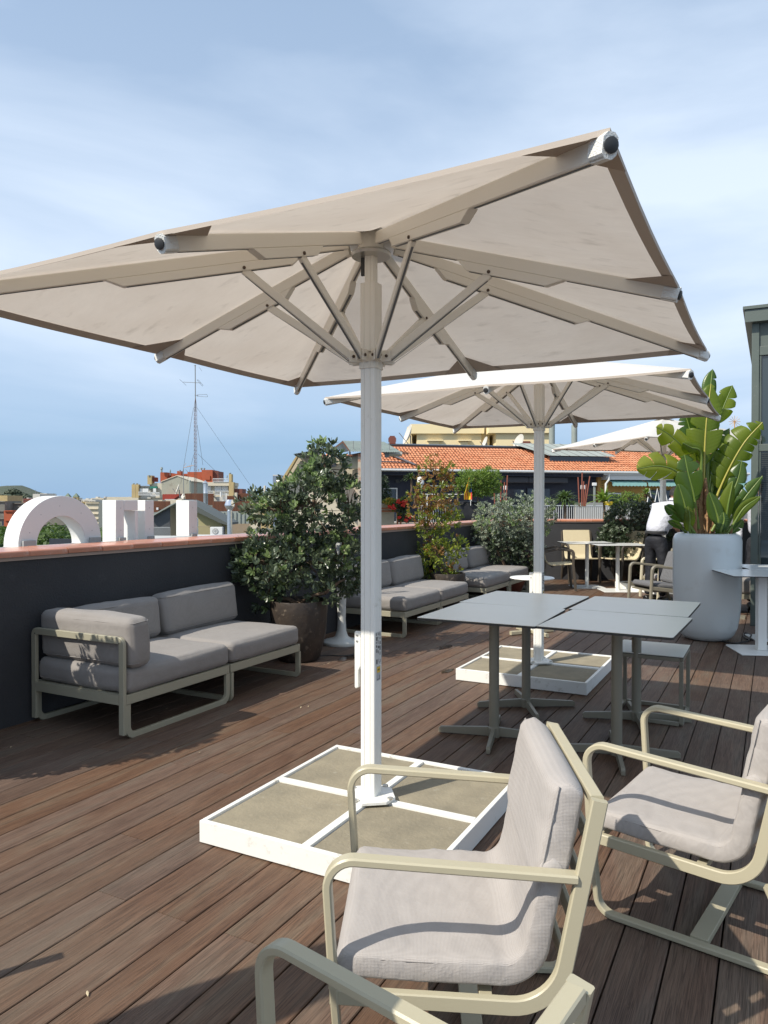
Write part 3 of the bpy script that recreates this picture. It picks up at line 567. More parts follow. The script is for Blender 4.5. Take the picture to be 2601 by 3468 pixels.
# small cushion lying on its side against the wall behind sofa three
# ================================================================== khaki lounge armchairs
def armchair_proto():
    t = empty('lounge_armchair'); HW = .288; xf = .28
    top = Vector((-.40, 0, .80)); bend = Vector((-.215, 0, .27))
    jp = fillet([(xf - .010, 0, .278), (-.240, 0, .262), (-.335, 0, .735)], [0, .12, 0], 10)
    for s_, nm in ((-1, 0), (1, 0)):
        O = Vector((0, s_ * HW, 0))
        m = MB(); m.sweep([p + O for p in jp], rrect(.036, .022, .003), (0, 1, 0)); m.build('side_frame', KHAKI, t)
        m = MB()
        loop = fillet([(-.275, 0, .555), (xf, 0, .590), (xf - .015, 0, .013), (-.50, 0, .013), (-.235, 0, .285)], [0, .065, .055, .045, 0], 7)
        # arm + front leg
        k = 8
        ar = fillet([(-.285, 0, .560), (xf, 0, .592), (xf - .018, 0, .30)], [0, .060, 0], 8); m.sweep([p + O for p in ar], rrect(.020, .036, .004), (0, 1, 0)); m.build('armrest', KHAKI, t)
        m = MB(); lg_ = fillet([(xf - .018, 0, .302), (xf - .035, -s_ * .032, .014), (-.385, -s_ * .032, .014), (-.275, -s_ * .004, .275)], [0, .055, .04, 0], 7); m.sweep([p + O for p in lg_], rrect(.018, .034, .003), (0, 1, 0)); m.build('sled_leg', KHAKI, t)
    c = MB(); c.box(-.10, -.045, -HW + .053, HW - .053, .004, .026); c.build('cross_bar', KHAKI, t, bevel=.002)
    c = MB(); c.beam((-.333, -HW + .0135, .728), (-.333, HW - .0135, .728), .030, .024, .003)
    c.build('top_rail', KHAKI, t)
    for k in range(4):
        p = Vector((-.262 - .020 * k, 0, .36 + .09 * k)); MB().beam(p + Vector((0, -HW + .0135, 0)), p + Vector((0, HW - .0135, 0)), .012, .04).build('back_slat', KHAKI, t)
    c = MB(); c.box(xf - .05, xf - .02, -HW + .0135, HW - .0135, .262, .285); c.box(-.1, -.07, -HW + .0135, HW - .0135, .255, .276); c.build('seat_rail', KHAKI, t, bevel=.002)
    # L shaped seat + lower back cushion: superelliptic section swept along the J
    def soft(path, width, th, seed, seat=True):
        P = []; n = len(path); vs = []; fs = []; m_ = 40
        for i in range(n):
            a = path[max(i-1, 0)]; b = path[min(i+1, n-1)]; tt = (b - a).normalized(); q = Vector((0, 1, 0)).cross(tt).normalized()
            if q.z < 0 and abs(q.z) > abs(q.x): q = -q
            if abs(q.x) > abs(q.z) and q.x < 0: q = -q
            s = i / (n - 1); e = min(1, (min(s, 1 - s) * (n - 1) * .0140 + .0) / .030) ; k = math.sqrt(max(.03, 1 - (1 - e) ** 2))
            for j in range(m_):
                an = 2 * math.pi * j / m_; c_, s_ = math.cos(an), math.sin(an); ex = .28
                y = math.copysign(abs(c_) ** .22, c_) * width / 2; z = math.copysign(abs(s_) ** .34, s_) * th / 2
                y *= (1 - .03 * (1 - k)); z *= k
                if s_ > 0:
                    z -= .007 * (1 - (2 * y / width) ** 2) * (1 if seat else -.6)
                p = path[i] + Vector((0, y, 0)) + q * z
                nn = noise.noise(Vector((p.x * 7 + seed, p.y * 7, p.z * 7 + seed))) * .0045 + noise.noise(Vector((p.x * 26 + seed, p.y * 12, p.z * 26))) * .0022
                if abs(c_) > .93: nn += noise.noise(Vector((p.x * 70, 3 + seed, p.z * 70))) * .0035
                p += q * nn + Vector((0, nn * (1 if y > 0 else -1), 0)); vs.append(p)
        for i in range(n - 1):
            for j in range(m_): l = (j + 1) % m_; fs.append((i*m_ + j, i*m_ + l, (i+1)*m_ + l, (i+1)*m_ + j))
        fs.append(tuple(reversed(range(m_)))); fs.append(tuple((n-1)*m_ + j for j in range(m_)))
        return MB().add(vs, fs), path
    def resample(pts, st):
        out = [pts[0]]; acc = 0
        for a, b in zip(pts, pts[1:]):
            L_ = (b - a).length; d = st - acc
            while d <= L_: out.append(a.lerp(b, d / L_)); d += st
            acc = (acc + L_) % st if L_ >= st - acc else acc + L_
        return out
    th = .072
    raw = fillet([(xf - .018, 0, .278 + .020 + th/2), (-.188, 0, .262 + .022 + th/2), (-.188 - .055, 0, .262 + .026 + th/2 + .275)], [0, .085, 0], 14)
    mb, _ = soft(resample(raw, .014), 2*HW - .030, th, 3); sc = mb.build('seat_cushion', FAB, t, smooth=80)
    pp = resample(raw, .02)[1:-1]
    for s_ in (-1, 1):
        pi_ = MB(); line = []
        for i, p in enumerate(pp):
            a = pp[max(i-1, 0)]; b = pp[min(i+1, len(pp)-1)]; tt = (b - a).normalized(); q = Vector((0, 1, 0)).cross(tt).normalized(); q = q if (q.z + q.x) > 0 else -q
            line.append(p + q * (th/2 - .016) + Vector((0, s_ * (HW - .0185), 0)))
        pi_.tube(line, .0024, 6); pi_.build('seam', FAB, sc, smooth=80)
    hd = [Vector((-.292 - .050 * k / 20, 0, .515 + .245 * k / 20)) + Vector((.066, 0, 0)) for k in range(21)]
    mb, _ = soft(hd, 2*HW - .040, .088, 9, seat=False); hc = mb.build('head_cushion', FAB, t, smooth=80)
    for s_ in (-1, 1):
        MB().tube([p + Vector((.024, s_ * (HW - .021), .008)) for p in hd[1:-1]], .0024, 6).build('seam', FAB, hc, smooth=80)
    return t
A = armchair_proto()
def place_chair(o, front_mid, facing_deg, sc=1):
    a = math.radians(facing_deg); o.rotation_euler = (0, 0, a); o.location = (front_mid[0] - .28 * sc * math.cos(a), front_mid[1] - .28 * sc * math.sin(a), 0); o.scale = (sc,)*3
place_chair(A, (-1.020, 1.682), 205); tag(A, 'khaki framed lounge armchair with pale cushions in front of the nearest parasol base', 'armchair', 'khaki lounge armchairs in the foreground')
B = copy_tree(A); place_chair(B, (-.508, 2.81), 170); tag(B, 'khaki lounge armchair at the right edge, next to the pedestal tables', 'armchair')
C_ = copy_tree(A); fl = Vector((-.842, 1.107, 0)); fd = math.radians(172); fm = fl + Vector((-math.sin(fd), math.cos(fd), 0)) * .285
place_chair(C_, (fm.x, fm.y), 172); tag(C_, 'partly cropped khaki armchair at the bottom edge with only its arm and back corner showing', 'armchair')
for ch in C_.children:
    if ch.name.startswith('head_cushion'): ch.location = (.012, 0, -.085); ch.scale = (1, .98, .9)
def recolour(o, frm, to):
    for ch in o.children_recursive:
        if ch.type == 'MESH' and ch.data.materials and ch.data.materials[0] == frm:
            ch.material_slots[0].link = 'OBJECT'; ch.material_slots[0].material = to
# ================================================================== grey pedestal tables
def ped_table():
    t = empty('pedestal_table'); w, d = .345, .355; r = .018
    pl = fillet([(-w, -d, 0), (w, -d, 0), (w, d, 0), (-w, d, 0), (-w, -d, 0)], [0, r, r, r, 0], 4)[:-1]
    pts = [(p.x, p.y) for p in pl]
    MB().prism([(x * 1.001, y * 1.001) for x, y in pts], .725, .7365).build('table_core', EDGE, t)
    MB().prism(pts, .7367, .7400).build('tabletop', TABLE, t, bevel=.0015)
    MB().lathe([(.030, .05), (.030, .722)], 24).build('column', OLIVE, t)
    hub_ = MB().lathe([(.034, .0), (.036, .055), (.030, .062)], 16).build('hub', OLIVE, t)
    for k in range(4):
        a = k * math.pi / 2 + math.pi / 4 * 0; d_ = Vector((math.cos(a), math.sin(a), 0)); n = Vector((-d_.y, d_.x, 0)); m = MB()
        pr = [(.030, .004), (.335, .004), (.335, .028), (.322, .040), (.030, .058)]
        vs = [d_ * r_ + UZ * z + n * s_ * .011 for s_ in (-1, 1) for (r_, z) in pr]; q = len(pr)
        m.add(vs, [tuple(range(q)), tuple(range(2*q - 1, q - 1, -1))] + [(i, i + q, (i+1) % q + q, (i+1) % q) for i in range(q)]); m.build('foot', OLIVE, t, bevel=.002)
    MB().box(-.12, .12, -.12, .12, .712, .7235).build('mount_plate', OLIVE, t, bevel=.002)
    return t
TB = ped_table()
def foot_angle(hub, tip): return math.atan2(tip.y - hub.y, tip.x - hub.x)
spots = [((-1.475, 4.215), 'nearest left square grey pedestal table of the four pushed together', atz(1480, 2479), 0.018),
         ((-1.495, 4.93), 'far left square grey pedestal table of the four pushed together', atz(1634, 2395), -.02),
         ((-.765, 4.225), 'nearest right grey pedestal table, its edge jutting out by the armchair', atz(1925, 2545), -.035),
         ((-.775, 4.955), 'far right grey pedestal table, standing over the small stool', atz(1965, 2430), -.015)]
for i, (xy, lab, tip, rz) in enumerate(spots):
    o = TB if i == 0 else copy_tree(TB); tag(o, lab, 'table', 'grey pedestal tables pushed together'); o.location = (xy[0], xy[1], 0); o.rotation_euler = (0, 0, rz)
    fa = math.atan2(tip.y - xy[1], tip.x - xy[0]) - rz
    k = 0
    for ch in o.children:
        if ch.name.startswith('foot'): ch.rotation_euler = (0, 0, fa)
# stool
st = empty('low_stool', (-.71, 5.15, 0)); tag(st, 'small grey topped stool with open cube frame behind the pedestal tables', 'stool')
m = MB(); w, d = .205, .21
for x in (-w, w):
    for y in (-d, d): m.cb((x, y, .212), (.024, .024, .388))
m.build('leg', OLIVE, st, bevel=.002)
for ch in list(st.children): bpy.data.objects.remove(ch)
for x in (-w, w):
    for y in (-d, d): MB().cb((x, y, .212), (.024, .024, .388)).build('leg', OLIVE, st, bevel=.002)
m = MB()
for z in (.015, .4185):
    for s_ in (-1, 1): m.cb((0, s_ * d, z), (2*w - .0245, .0235, .0235)); m.cb((s_ * w, 0, z), (.0235, 2*d - .0245, .0235))
m.build('frame_rail', OLIVE, st, bevel=.002)
MB().box(-w - .012, w + .012, -d - .012, d + .012, .431, .4345).build('seat_core', EDGE, st); MB().box(-w - .0115, w + .0115, -d - .0115, d + .0115, .4347, .440).build('seat_top', TABLE, st, bevel=.001)
# white pedestal tables
WT = mat('white_laminate', (.76, .77, .74), .22, bump=(60, .02))
def white_table(x, y, rz, w, d, label, group=None, col='round', plate=(.26, .24), zt=.74):
    t = empty('white_table', (x, y, 0), rz); tag(t, label, 'table', group)
    MB().box(-w, w, -d, d, zt - .012, zt - .0042).build('table_core', EDGE, t); MB().box(-w, w, -d, d, zt - .004, zt).build('tabletop', WT, t, bevel=.0015)
    if col == 'round': MB().lathe([(.030, .012), (.030, zt - .013)], 24).build('column', WHITE, t)
    else: MB().box(-.04, .04, -.04, .04, .0125, zt - .013).build('column', WHITE, t, bevel=.004)
    r = .04; pl = fillet([(-plate[0], -plate[1], 0), (plate[0], -plate[1], 0), (plate[0], plate[1], 0), (-plate[0], plate[1], 0), (-plate[0], -plate[1], 0)], [0, r, r, r, 0], 4)[:-1]
    MB().prism([(p.x, p.y) for p in pl], .002, .012).build('base_plate', WHITE, t, bevel=.003); return t
white_table(-.10, 7.82, math.radians(20), .36, .36, 'white square table with boxy white column at the right edge', col='square', plate=(.25, .25))
white_table(-.02, 7.02 + 1.55, math.radians(20), .30, .30, 'white square table behind the right edge table, mostly out of frame', col='square', plate=(.2, .2))
fm1 = atd(1988, 1900, 12.25); fm2 = atd(2092, 1900, 11.75)
white_table(fm1.x, fm1.y, YAW + .02, .40, .36, 'white square dining table left of its twin, by the far dark wall', 'white dining tables near the far wall', plate=(.25, .25))
white_table(fm2.x, fm2.y, YAW - .03, .40, .36, 'white square dining table right of its twin, closer to the big planter', 'white dining tables near the far wall', plate=(.27, .25))
# round side table
rp = atd(1802, 1955, 7.9); t = empty('side_table', (rp.x, rp.y, 0)); tag(t, 'round white side table behind the second parasol post', 'side table')
zr = 1.4 - (1955 - 1702) / 2508 * 7.9
MB().lathe([(.232, zr - .012), (.236, zr - .006), (.232, zr)], 48).build('tabletop', WHITE, t); MB().lathe([(.02, .04), (.02, zr - .0125)], 16).build('column', WHITE, t)
for a in (.9, .9 + math.pi/2, .9 + math.pi, .9 + 1.5*math.pi): MB().beam((.0, .0, .025), (.27 * math.cos(a), .27 * math.sin(a), .025), .04, .04, .006).build('foot', KHAKI, t)
# white trumpet base pole
pb = atz(1157, 2180); t = empty('lamp_post', (pb.x, pb.y, 0)); tag(t, 'white trumpet shaped pole on a round base behind the big potted shrub', 'pole')
MB().lathe([(.0, 0), (.185, .0), (.19, .02), (.18, .035), (.11, .048), (.065, .075), (.047, .13), (.040, .25), (.048, .55), (.056, .95), (.056, 1.1)], 40).build('pole_body', mat('white_polyethylene', (.62, .63, .60), .3, bump=(20, .03)), t, smooth=60)
# far dining chairs (dark frame, cream textile)
CREAM = mat('cream_textilene', (.62, .54, .36), .7, bump=(160, .4), var=(30, .35, (.54, .46, .29)))
DKB = mat('bronze_frame', (.075, .062, .048), .4)
def dining_chair(px, D, rz, label):
    p = atd(px, 1900, D); t = empty('dining_chair', (p.x, p.y, 0), rz); tag(t, label, 'chair', 'cream and bronze dining chairs near the far wall')
    for s_ in (-1, 1):
        O = Vector((0, s_ * .27, 0))
        fr = fillet([(.27, 0, .0), (.23, 0, .42), (.235, 0, .64), (-.02, 0, .665), (-.22, 0, .62)], [0, .05, .06, .1, 0], 5); MB().sweep([q + O for q in fr], rrect(.042, .032, .006), (0, 1, 0)).build('leg', DKB, t)
        fr = fillet([(-.33, 0, .0), (-.21, 0, .40), (-.33, 0, .90)], [0, .2, 0], 5); MB().sweep([q + O * .97 for q in fr], rrect(.045, .030, .006), (0, 1, 0)).build('leg', DKB, t)
    st_ = fillet([(.25, 0, .425), (-.17, 0, .395), (-.31, 0, .90)], [0, .12, 0], 8)
    MB().sweep(st_, rrect(.02, .48, .006), (0, 1, 0)).build('sling_seat', CREAM, t)
    MB().box(-.1, -.07, -.255, .255, .37, .39).build('stretcher', DKB, t); return t
dining_chair(1885, 12.0, YAW - .12, 'dark bronze dining chair on the left of the white tables, seen from its side')
dining_chair(1966, 13.15, YAW - math.pi/2, 'cream backed dining chair facing the camera behind the left white table')
dining_chair(2105, 12.95, YAW + math.pi + .45, 'cream dining chair turned sideways against the dark round bush')
# two slatted armchairs by the planter
def park_chair(px, D, rz, label, fr, cu, sc=1.0):
    p = atd(px, 1950, D); t = copy_tree(A); t.name = 'slatted_armchair'; t.location = (p.x, p.y, 0); t.rotation_euler = (0, 0, rz); t.scale = (sc,)*3
    tag(t, label, 'armchair'); t['group'] = 'slatted armchairs beside the white planter'; recolour(t, KHAKI, fr); recolour(t, FAB, cu); return t
GREYF = fabric_mat('slate_weave', (.17, .17, .175), (.12, .12, .125), 900, .4)
for ch in list(A.children): pass
def slat_chair(px, D, rz, label, fr, cu):
    p = atd(px, 1950, D); t = empty('slatted_armchair', (p.x, p.y, 0), rz); tag(t, label, 'armchair', 'slatted armchairs beside the white planter')
    for s_ in (-1, 1):
        O = Vector((0, s_ * .28, 0))
        MB().sweep([q + O for q in fillet([(.29, 0, 0), (.26, 0, .58), (-.25, 0, .52)], [0, .06, 0], 6)], rrect(.032, .04, .006), (0, 1, 0)).build('armrest', fr, t)
        MB().sweep([q + O for q in fillet([(.275, 0, .29), (-.20, 0, .23), (-.38, 0, .76)], [0, .10, 0], 6)], rrect(.05, .034, .006), (0, 1, 0)).build('side_frame', fr, t)
        MB().beam(O + Vector((-.24, 0, .27)), O + Vector((-.36, 0, .0)), .04, .03, .004).build('leg', fr, t)
    for k in range(5):
        q = Vector((-.232 - .034 * k, 0, .33 + .098 * k)); MB().beam(q + Vector((0, -.262, 0)), q + Vector((0, .262, 0)), .014, .05, .003).build('slat', fr, t)
    MB().box(-.2, .25, -.262, .262, .235, .255).build('seat_panel', fr, t)
    put_cushion('seat_cushion', (.46, .52, .07), Tn((.02, 0, .30)) @ Matrix.Rotation(-.10, 4, 'Y'), t, cu, seed=3, r=.03, puff=.01, seams=False)
    put_cushion('back_cushion', (.06, .50, .42), Tn((-.235, 0, .53)) @ Matrix.Rotation(-.32, 4, 'Y'), t, cu, seed=5, r=.028, puff=.01, seams=False)
    return t
slat_chair(2232, 9.9, YAW + math.pi + .18, 'olive armchair with slate grey cushion and slatted back, left of the white planter', OLIVE, GREYF)
slat_chair(2262, 10.8, YAW + math.pi + .1, 'beige armchair behind the olive slatted one, half hidden by the planter', mat('beige_frame', (.55, .50, .37), .4), FAB)
# sofa glimpsed right of the planter
q = atd(2560, 1990, 9.6); t = empty('lounge_sofa', (q.x, q.y, 0), YAW); tag(t, 'grey cushioned sofa glimpsed between the white planter and the dark pavilion', 'sofa')
MB().box(-.5, .7, -.35, .35, .19, .25).build('seat_frame', SF, t, bevel=.003); put_cushion('seat_cushion', (1.2, .7, .2), Tn((.1, 0, .35)), t, seed=61)
for x in (-.48, .68): MB().box(x - .012, x + .012, -.34, .34, .0, .188).build('sled_leg', SF, t)
# ================================================================== big white planter
pc = atd(2394, 1900, 7.62); PZ = 1.088
pl_ = empty('planter', (pc.x, pc.y, 0)); tag(pl_, 'tall glossy white rounded planter holding the giant leafed plant', 'planter')
R0 = .328
prof = [(.0, .0), (.17, .0), (.215, .012), (.258, .055), (.292, .13), (.312, .24), (.323, .38), (R0, .6), (R0 + .001, .90), (R0 + .002, 1.01), (R0 - .006, 1.045), (R0 - .022, 1.073), (R0 - .05, PZ), (R0 - .075, PZ - .006), (R0 - .09, PZ - .04), (R0 - .095, PZ - .10)]
MB().lathe(prof, 72).build('pot_body', mat('white_rotomould', (.60, .63, .62), .28, bump=(8, .04), coat=.15, var=(2, .2, (.56, .59, .60)), grime=(3.5, .58, .8, (.50, .50, .47))), pl_, smooth=60)
MB().lathe([(.0, PZ - .055), (R0 - .0955, PZ - .05)], 40).build('soil', SOIL, pl_)
# brown pots
POT = mat('oxidised_pot', (.060, .046, .036), .45, bump=(22, .5, 8), var=(7, .9, (.032, .027, .025)), grime=(20, .58, .7, (.20, .16, .12)), spec=.4)
def pot(x, y, r, h, label, m=POT, flare=.78):
    t = empty('plant_pot', (x, y, 0)); tag(t, label, 'plant pot')
    MB().lathe([(.0, .0), (r * flare * .82, .0), (r * flare * .93, .02), (r * .93, h * .45), (r * .975, h * .8), (r, h * .985), (r * .99, h), (r * .93, h), (r * .91, h - .03), (r * .9, h - .07)], 48).build('pot_body', m, t, smooth=50)
    MB().lathe([(.0, h - .045), (r * .905, h - .05)], 32).build('soil', SOIL, t); return t
# ================================================================== foliage
BARK = mat('bark', (.13, .085, .055), .9, bump=(60, .7, 6), var=(14, .6, (.20, .145, .10)))
L_DK = leaf_mat('pittosporum_leaf', (.050, .074, .044), (.130, .165, .095), .30, .15)
L_LT = leaf_mat('pittosporum_young_leaf', (.13, .20, .07), (.25, .33, .13), .38, .3)
L_GR = leaf_mat('silver_leaf', (.13, .165, .115), (.32, .36, .26), .5, .15)
L_SH = leaf_mat('dark_shrub_leaf', (.024, .040, .022), (.065, .095, .045), .4, .12)
L_RD = leaf_mat('reddish_leaf', (.20, .085, .030), (.30, .20, .05), .4, .35)
L_YG = leaf_mat('yellow_green_leaf', (.09, .15, .025), (.27, .30, .045), .35, .35)
FLW = mat('cream_blossom', (.70, .66, .48), .7); FRED = mat('red_geranium', (.62, .03, .015), .6)
def leaf_geo(mb, base, axis, side, ln, w, curl=.12, fold=.12):
    up_ = axis.cross(side).normalized(); o = len(mb.v); mb.v.append(tuple(base))
    for s, ww, cu in ((.34, .60, .3), (.70, 1.0, .8), (.92, .62, 1.3)):
        c = base + axis * (ln * s) - up_ * (ln * curl * cu * s); h = up_ * (fold * w * ww)
        mb.v += [tuple(c - side * (w * ww / 2) + h), tuple(c), tuple(c + side * (w * ww / 2) + h)]
    mb.v.append(tuple(base + axis * ln - up_ * (ln * curl * 1.6)))
    mb.f += [(o, o+2, o+1), (o, o+3, o+2), (o+1, o+2, o+5, o+4), (o+2, o+3, o+6, o+5), (o+4, o+5, o+8, o+7), (o+5, o+6, o+9, o+8), (o+7, o+8, o+10), (o+8, o+9, o+10)]
def rnd_dir(rng):
    while True:
        v = Vector((rng.uniform(-1, 1), rng.uniform(-1, 1), rng.uniform(-1, 1)))
        if .05 < v.length < 1: return v.normalized()
def whorl(mb, rng, p, ax, n, ln, w, splay=(.5, 1.2)):
    a = ax.orthogonal().normalized(); b = ax.cross(a); ph = rng.uniform(0, 6.28)
    for k in range(n):
        t = ph + k * 2.4; r = a * math.cos(t) + b * math.sin(t); sp = rng.uniform(*splay); d = (ax * math.cos(sp) + r * math.sin(sp)).normalized()
        leaf_geo(mb, p + ax * (ln * .35 * (1 - k / n)) , d, d.cross(ax).normalized() if d.cross(ax).length > .1 else a, ln * rng.uniform(.7, 1.15), w * rng.uniform(.8, 1.1), rng.uniform(-.02, .2))
def shrub(root, rng, base, blobs, n_wh, nl, ln, w, mats, flower=0, inner=.35, tr=.022, tips=None, splay=(.5, 1.2)):
    """blobs: (centre, (rx, ry, rz)); crown = leaf whorls on and inside lumpy ellipsoids joined to the base by limbs"""
    MBs = [MB() for _ in mats]; fl = MB(); wood = []
    tot = sum(r[0] * r[1] + r[1] * r[2] + r[0] * r[2] for c, r in blobs)
    tw = MB()
    for c, r in blobs:
        k = int(n_wh * (r[0] * r[1] + r[1] * r[2] + r[0] * r[2]) / tot); sd = rng.uniform(0, 100)
        for i in range(k):
            d = rnd_dir(rng); q = noise.noise(d * 2.1 + Vector((sd, 0, 0))) * .34 + noise.noise(d * 5 + Vector((0, sd, 0))) * .20
            rad = (1 + q) * (1 - inner * rng.random() ** 2.2)
            if noise.noise(Vector((d.x * 3.2 + sd, d.y * 3.2, d.z * 3.2))) > .38 and rad > .75: continue
            p = c + Vector((d.x * r[0], d.y * r[1], d.z * r[2])) * rad
            ax = (Vector((d.x / r[0], d.y / r[1], d.z / r[2])).normalized() * .75 + UZ * .45 + rnd_dir(rng) * .5).normalized()
            u = rng.random(); acc = 0; mi = 0
            for mi_, (m_, wt) in enumerate(mats):
                acc += wt
                if u < acc: mi = mi_; break
            if len(mats) > 1 and mi > 0 and d.z < -.2 and rng.random() < .6: mi = 0
            whorl(MBs[mi], rng, p, ax, nl, ln * rng.uniform(.75, 1.15), w, splay)
            if flower and rng.random() < flower:
                for _ in range(3): q_ = rnd_dir(rng); leaf_geo(fl, p + ax * ln * .5, (ax + q_ * .8).normalized(), q_.cross(ax).normalized(), ln * .35, w * .5)
            if i % 9 == 0: tw.tube([c.lerp(p, .25), c.lerp(p, .6) + rnd_dir(rng) * .02, p], [.005, .0035, .0015], 5)
    for (m_, wt), mb in zip(mats, MBs):
        o = mb.build('foliage', m_, root, smooth=0); tag(o, kind='stuff')
    if flower: tag(fl.build('blossom', FLW, root, smooth=0), kind='stuff')
    st = MB(); hubs = [base]
    for i, (c, r) in enumerate(sorted(blobs, key=lambda b: b[0].z)):
        h = min(hubs, key=lambda q: (q - c).length + (0 if q.z <= c.z else 9)); mid = h.lerp(c, .5) + Vector((rng.uniform(-.05, .05), rng.uniform(-.05, .05), .03))
        r_a = tr * (1 if h is base else .62); pth = [h, h.lerp(mid, .5) + rnd_dir(rng) * .012, mid, mid.lerp(c, .5) + rnd_dir(rng) * .015, c]
        st.tube(pth, [r_a, r_a * .9, r_a * .75, r_a * .6, r_a * .4], 8); hubs.append(c)
    st.build('trunk', BARK, root, smooth=60); tag(tw.build('twigs', BARK, root, smooth=60), kind='stuff')
rng = random.Random(11)
def pb_(px, py, D, rx, rz, ry=None):
    k = D / F_PX; return (atd(px, py, D), (rx * k, (ry or rx) * k, rz * k))
# big potted shrub P1
D1 = 6.62; p = atd(1012, 2200, D1); P1 = pot(p.x, p.y, .262, .535, 'tall brown oxidised pot beside the sofa, holding the big shrub')
s = empty('potted_shrub', (0, 0, 0)); tag(s, 'big rounded evergreen shrub with rosette leaves in the tall brown pot', 'shrub')
shrub(s, rng, Vector((p.x, p.y, .49)), [pb_(1060, 1720, D1 + .05, 140, 125), pb_(1105, 1590, D1 + .1, 75, 80), pb_(950, 1735, D1, 100, 68), pb_(868, 1712, D1 + .05, 48, 45), pb_(915, 1925, D1 - .05, 118, 80),
    pb_(1150, 1900, D1 + .1, 75, 95), pb_(1180, 1720, D1 + .1, 65, 100), pb_(1030, 1900, D1, 110, 100), pb_(860, 1900, D1 - .05, 60, 90), pb_(1185, 1950, D1 + .15, 32, 60), pb_(905, 2035, D1, 45, 32), pb_(1100, 2010, D1 - .1, 50, 34), pb_(1090, 1535, D1 + .1, 45, 40)],
    1500, 7, .062, .027, [(L_DK, .72), (L_LT, .28)], flower=.05, tr=.024)
# slender reddish shrub P2
D2 = 9.7; p = atd(1515, 2000, D2); P2 = pot(p.x, p.y, .235, .48, 'wide brown pot between the sofas with the slender reddish shrub')
s = empty('potted_shrub', (0, 0, 0)); tag(s, 'slender open shrub with reddish top leaves between the sofas', 'shrub')
shrub(s, rng, Vector((p.x - .02, p.y, .45)), [pb_(1470, 1600, D2, 45, 55), pb_(1515, 1610, D2, 30, 45), pb_(1405, 1680, D2, 22, 60), pb_(1480, 1690, D2, 62, 50), pb_(1430, 1740, D2, 40, 40)], 320, 6, .055, .019, [(L_RD, .55), (L_YG, .45)], inner=.8, tr=.013)
shrub(s, rng, Vector((p.x + .02, p.y, .45)), [pb_(1470, 1790, D2, 60, 50), pb_(1530, 1740, D2, 30, 50), pb_(1475, 1880, D2, 66, 50), pb_(1545, 1850, D2, 36, 45), pb_(1440, 1960, D2, 30, 35), pb_(1540, 1930, D2, 22, 28)], 450, 6, .055, .020, [(L_YG, .75), (L_RD, .25)], inner=.8, tr=.013)
# silvery shrub P3 and dark shrub P4
D3 = 11.6; p = atd(1722, 1960, D3); pot(p.x, p.y, .27, .34, 'reddish brown pot at the foot of the silvery bush', mat('red_glazed_pot', (.16, .045, .03), .35, bump=(20, .3)))
s = empty('potted_shrub'); tag(s, 'bushy silver green shrub left of the second parasol post', 'shrub')
shrub(s, rng, Vector((p.x, p.y, .3)), [pb_(1690, 1760, D3, 85, 70), pb_(1770, 1770, D3 + .1, 70, 85), pb_(1830, 1740, D3 + .3, 45, 60), pb_(1640, 1800, D3, 40, 45)], 1150, 7, .055, .018, [(L_GR, .72), (L_LT, .28)], flower=.22, inner=.45)
shrub(s, rng, Vector((p.x, p.y, .3)), [pb_(1700, 1850, D3 + .1, 70, 55), pb_(1780, 1870, D3 + .1, 60, 70), pb_(1800, 1945, D3 + .2, 38, 45)], 900, 7, .05, .018, [(L_SH, .7), (L_GR, .3)], inner=.5)
D4 = 13.3; p = atd(2125, 1930, D4); pot(p.x, p.y, .3, .36, 'dark pot under the round dark bush by the far wall')
s = empty('potted_shrub'); tag(s, 'dense dark green bush against the far wall left of the waiter', 'shrub')
shrub(s, rng, Vector((p.x, p.y, .3)), [pb_(2130, 1790, D4, 95, 85), pb_(2200, 1790, D4 + .1, 62, 85), pb_(2080, 1840, D4, 55, 55), pb_(2170, 1900, D4, 70, 65)], 2600, 7, .06, .022, [(L_SH, .90), (L_GR, .10)], inner=.35)
# herbs at the pots' feet
for (px, py, D, n) in ((1090, 1960 + 90, 6.45, 30), (1725, 1925, 11.3, 60)):
    pass
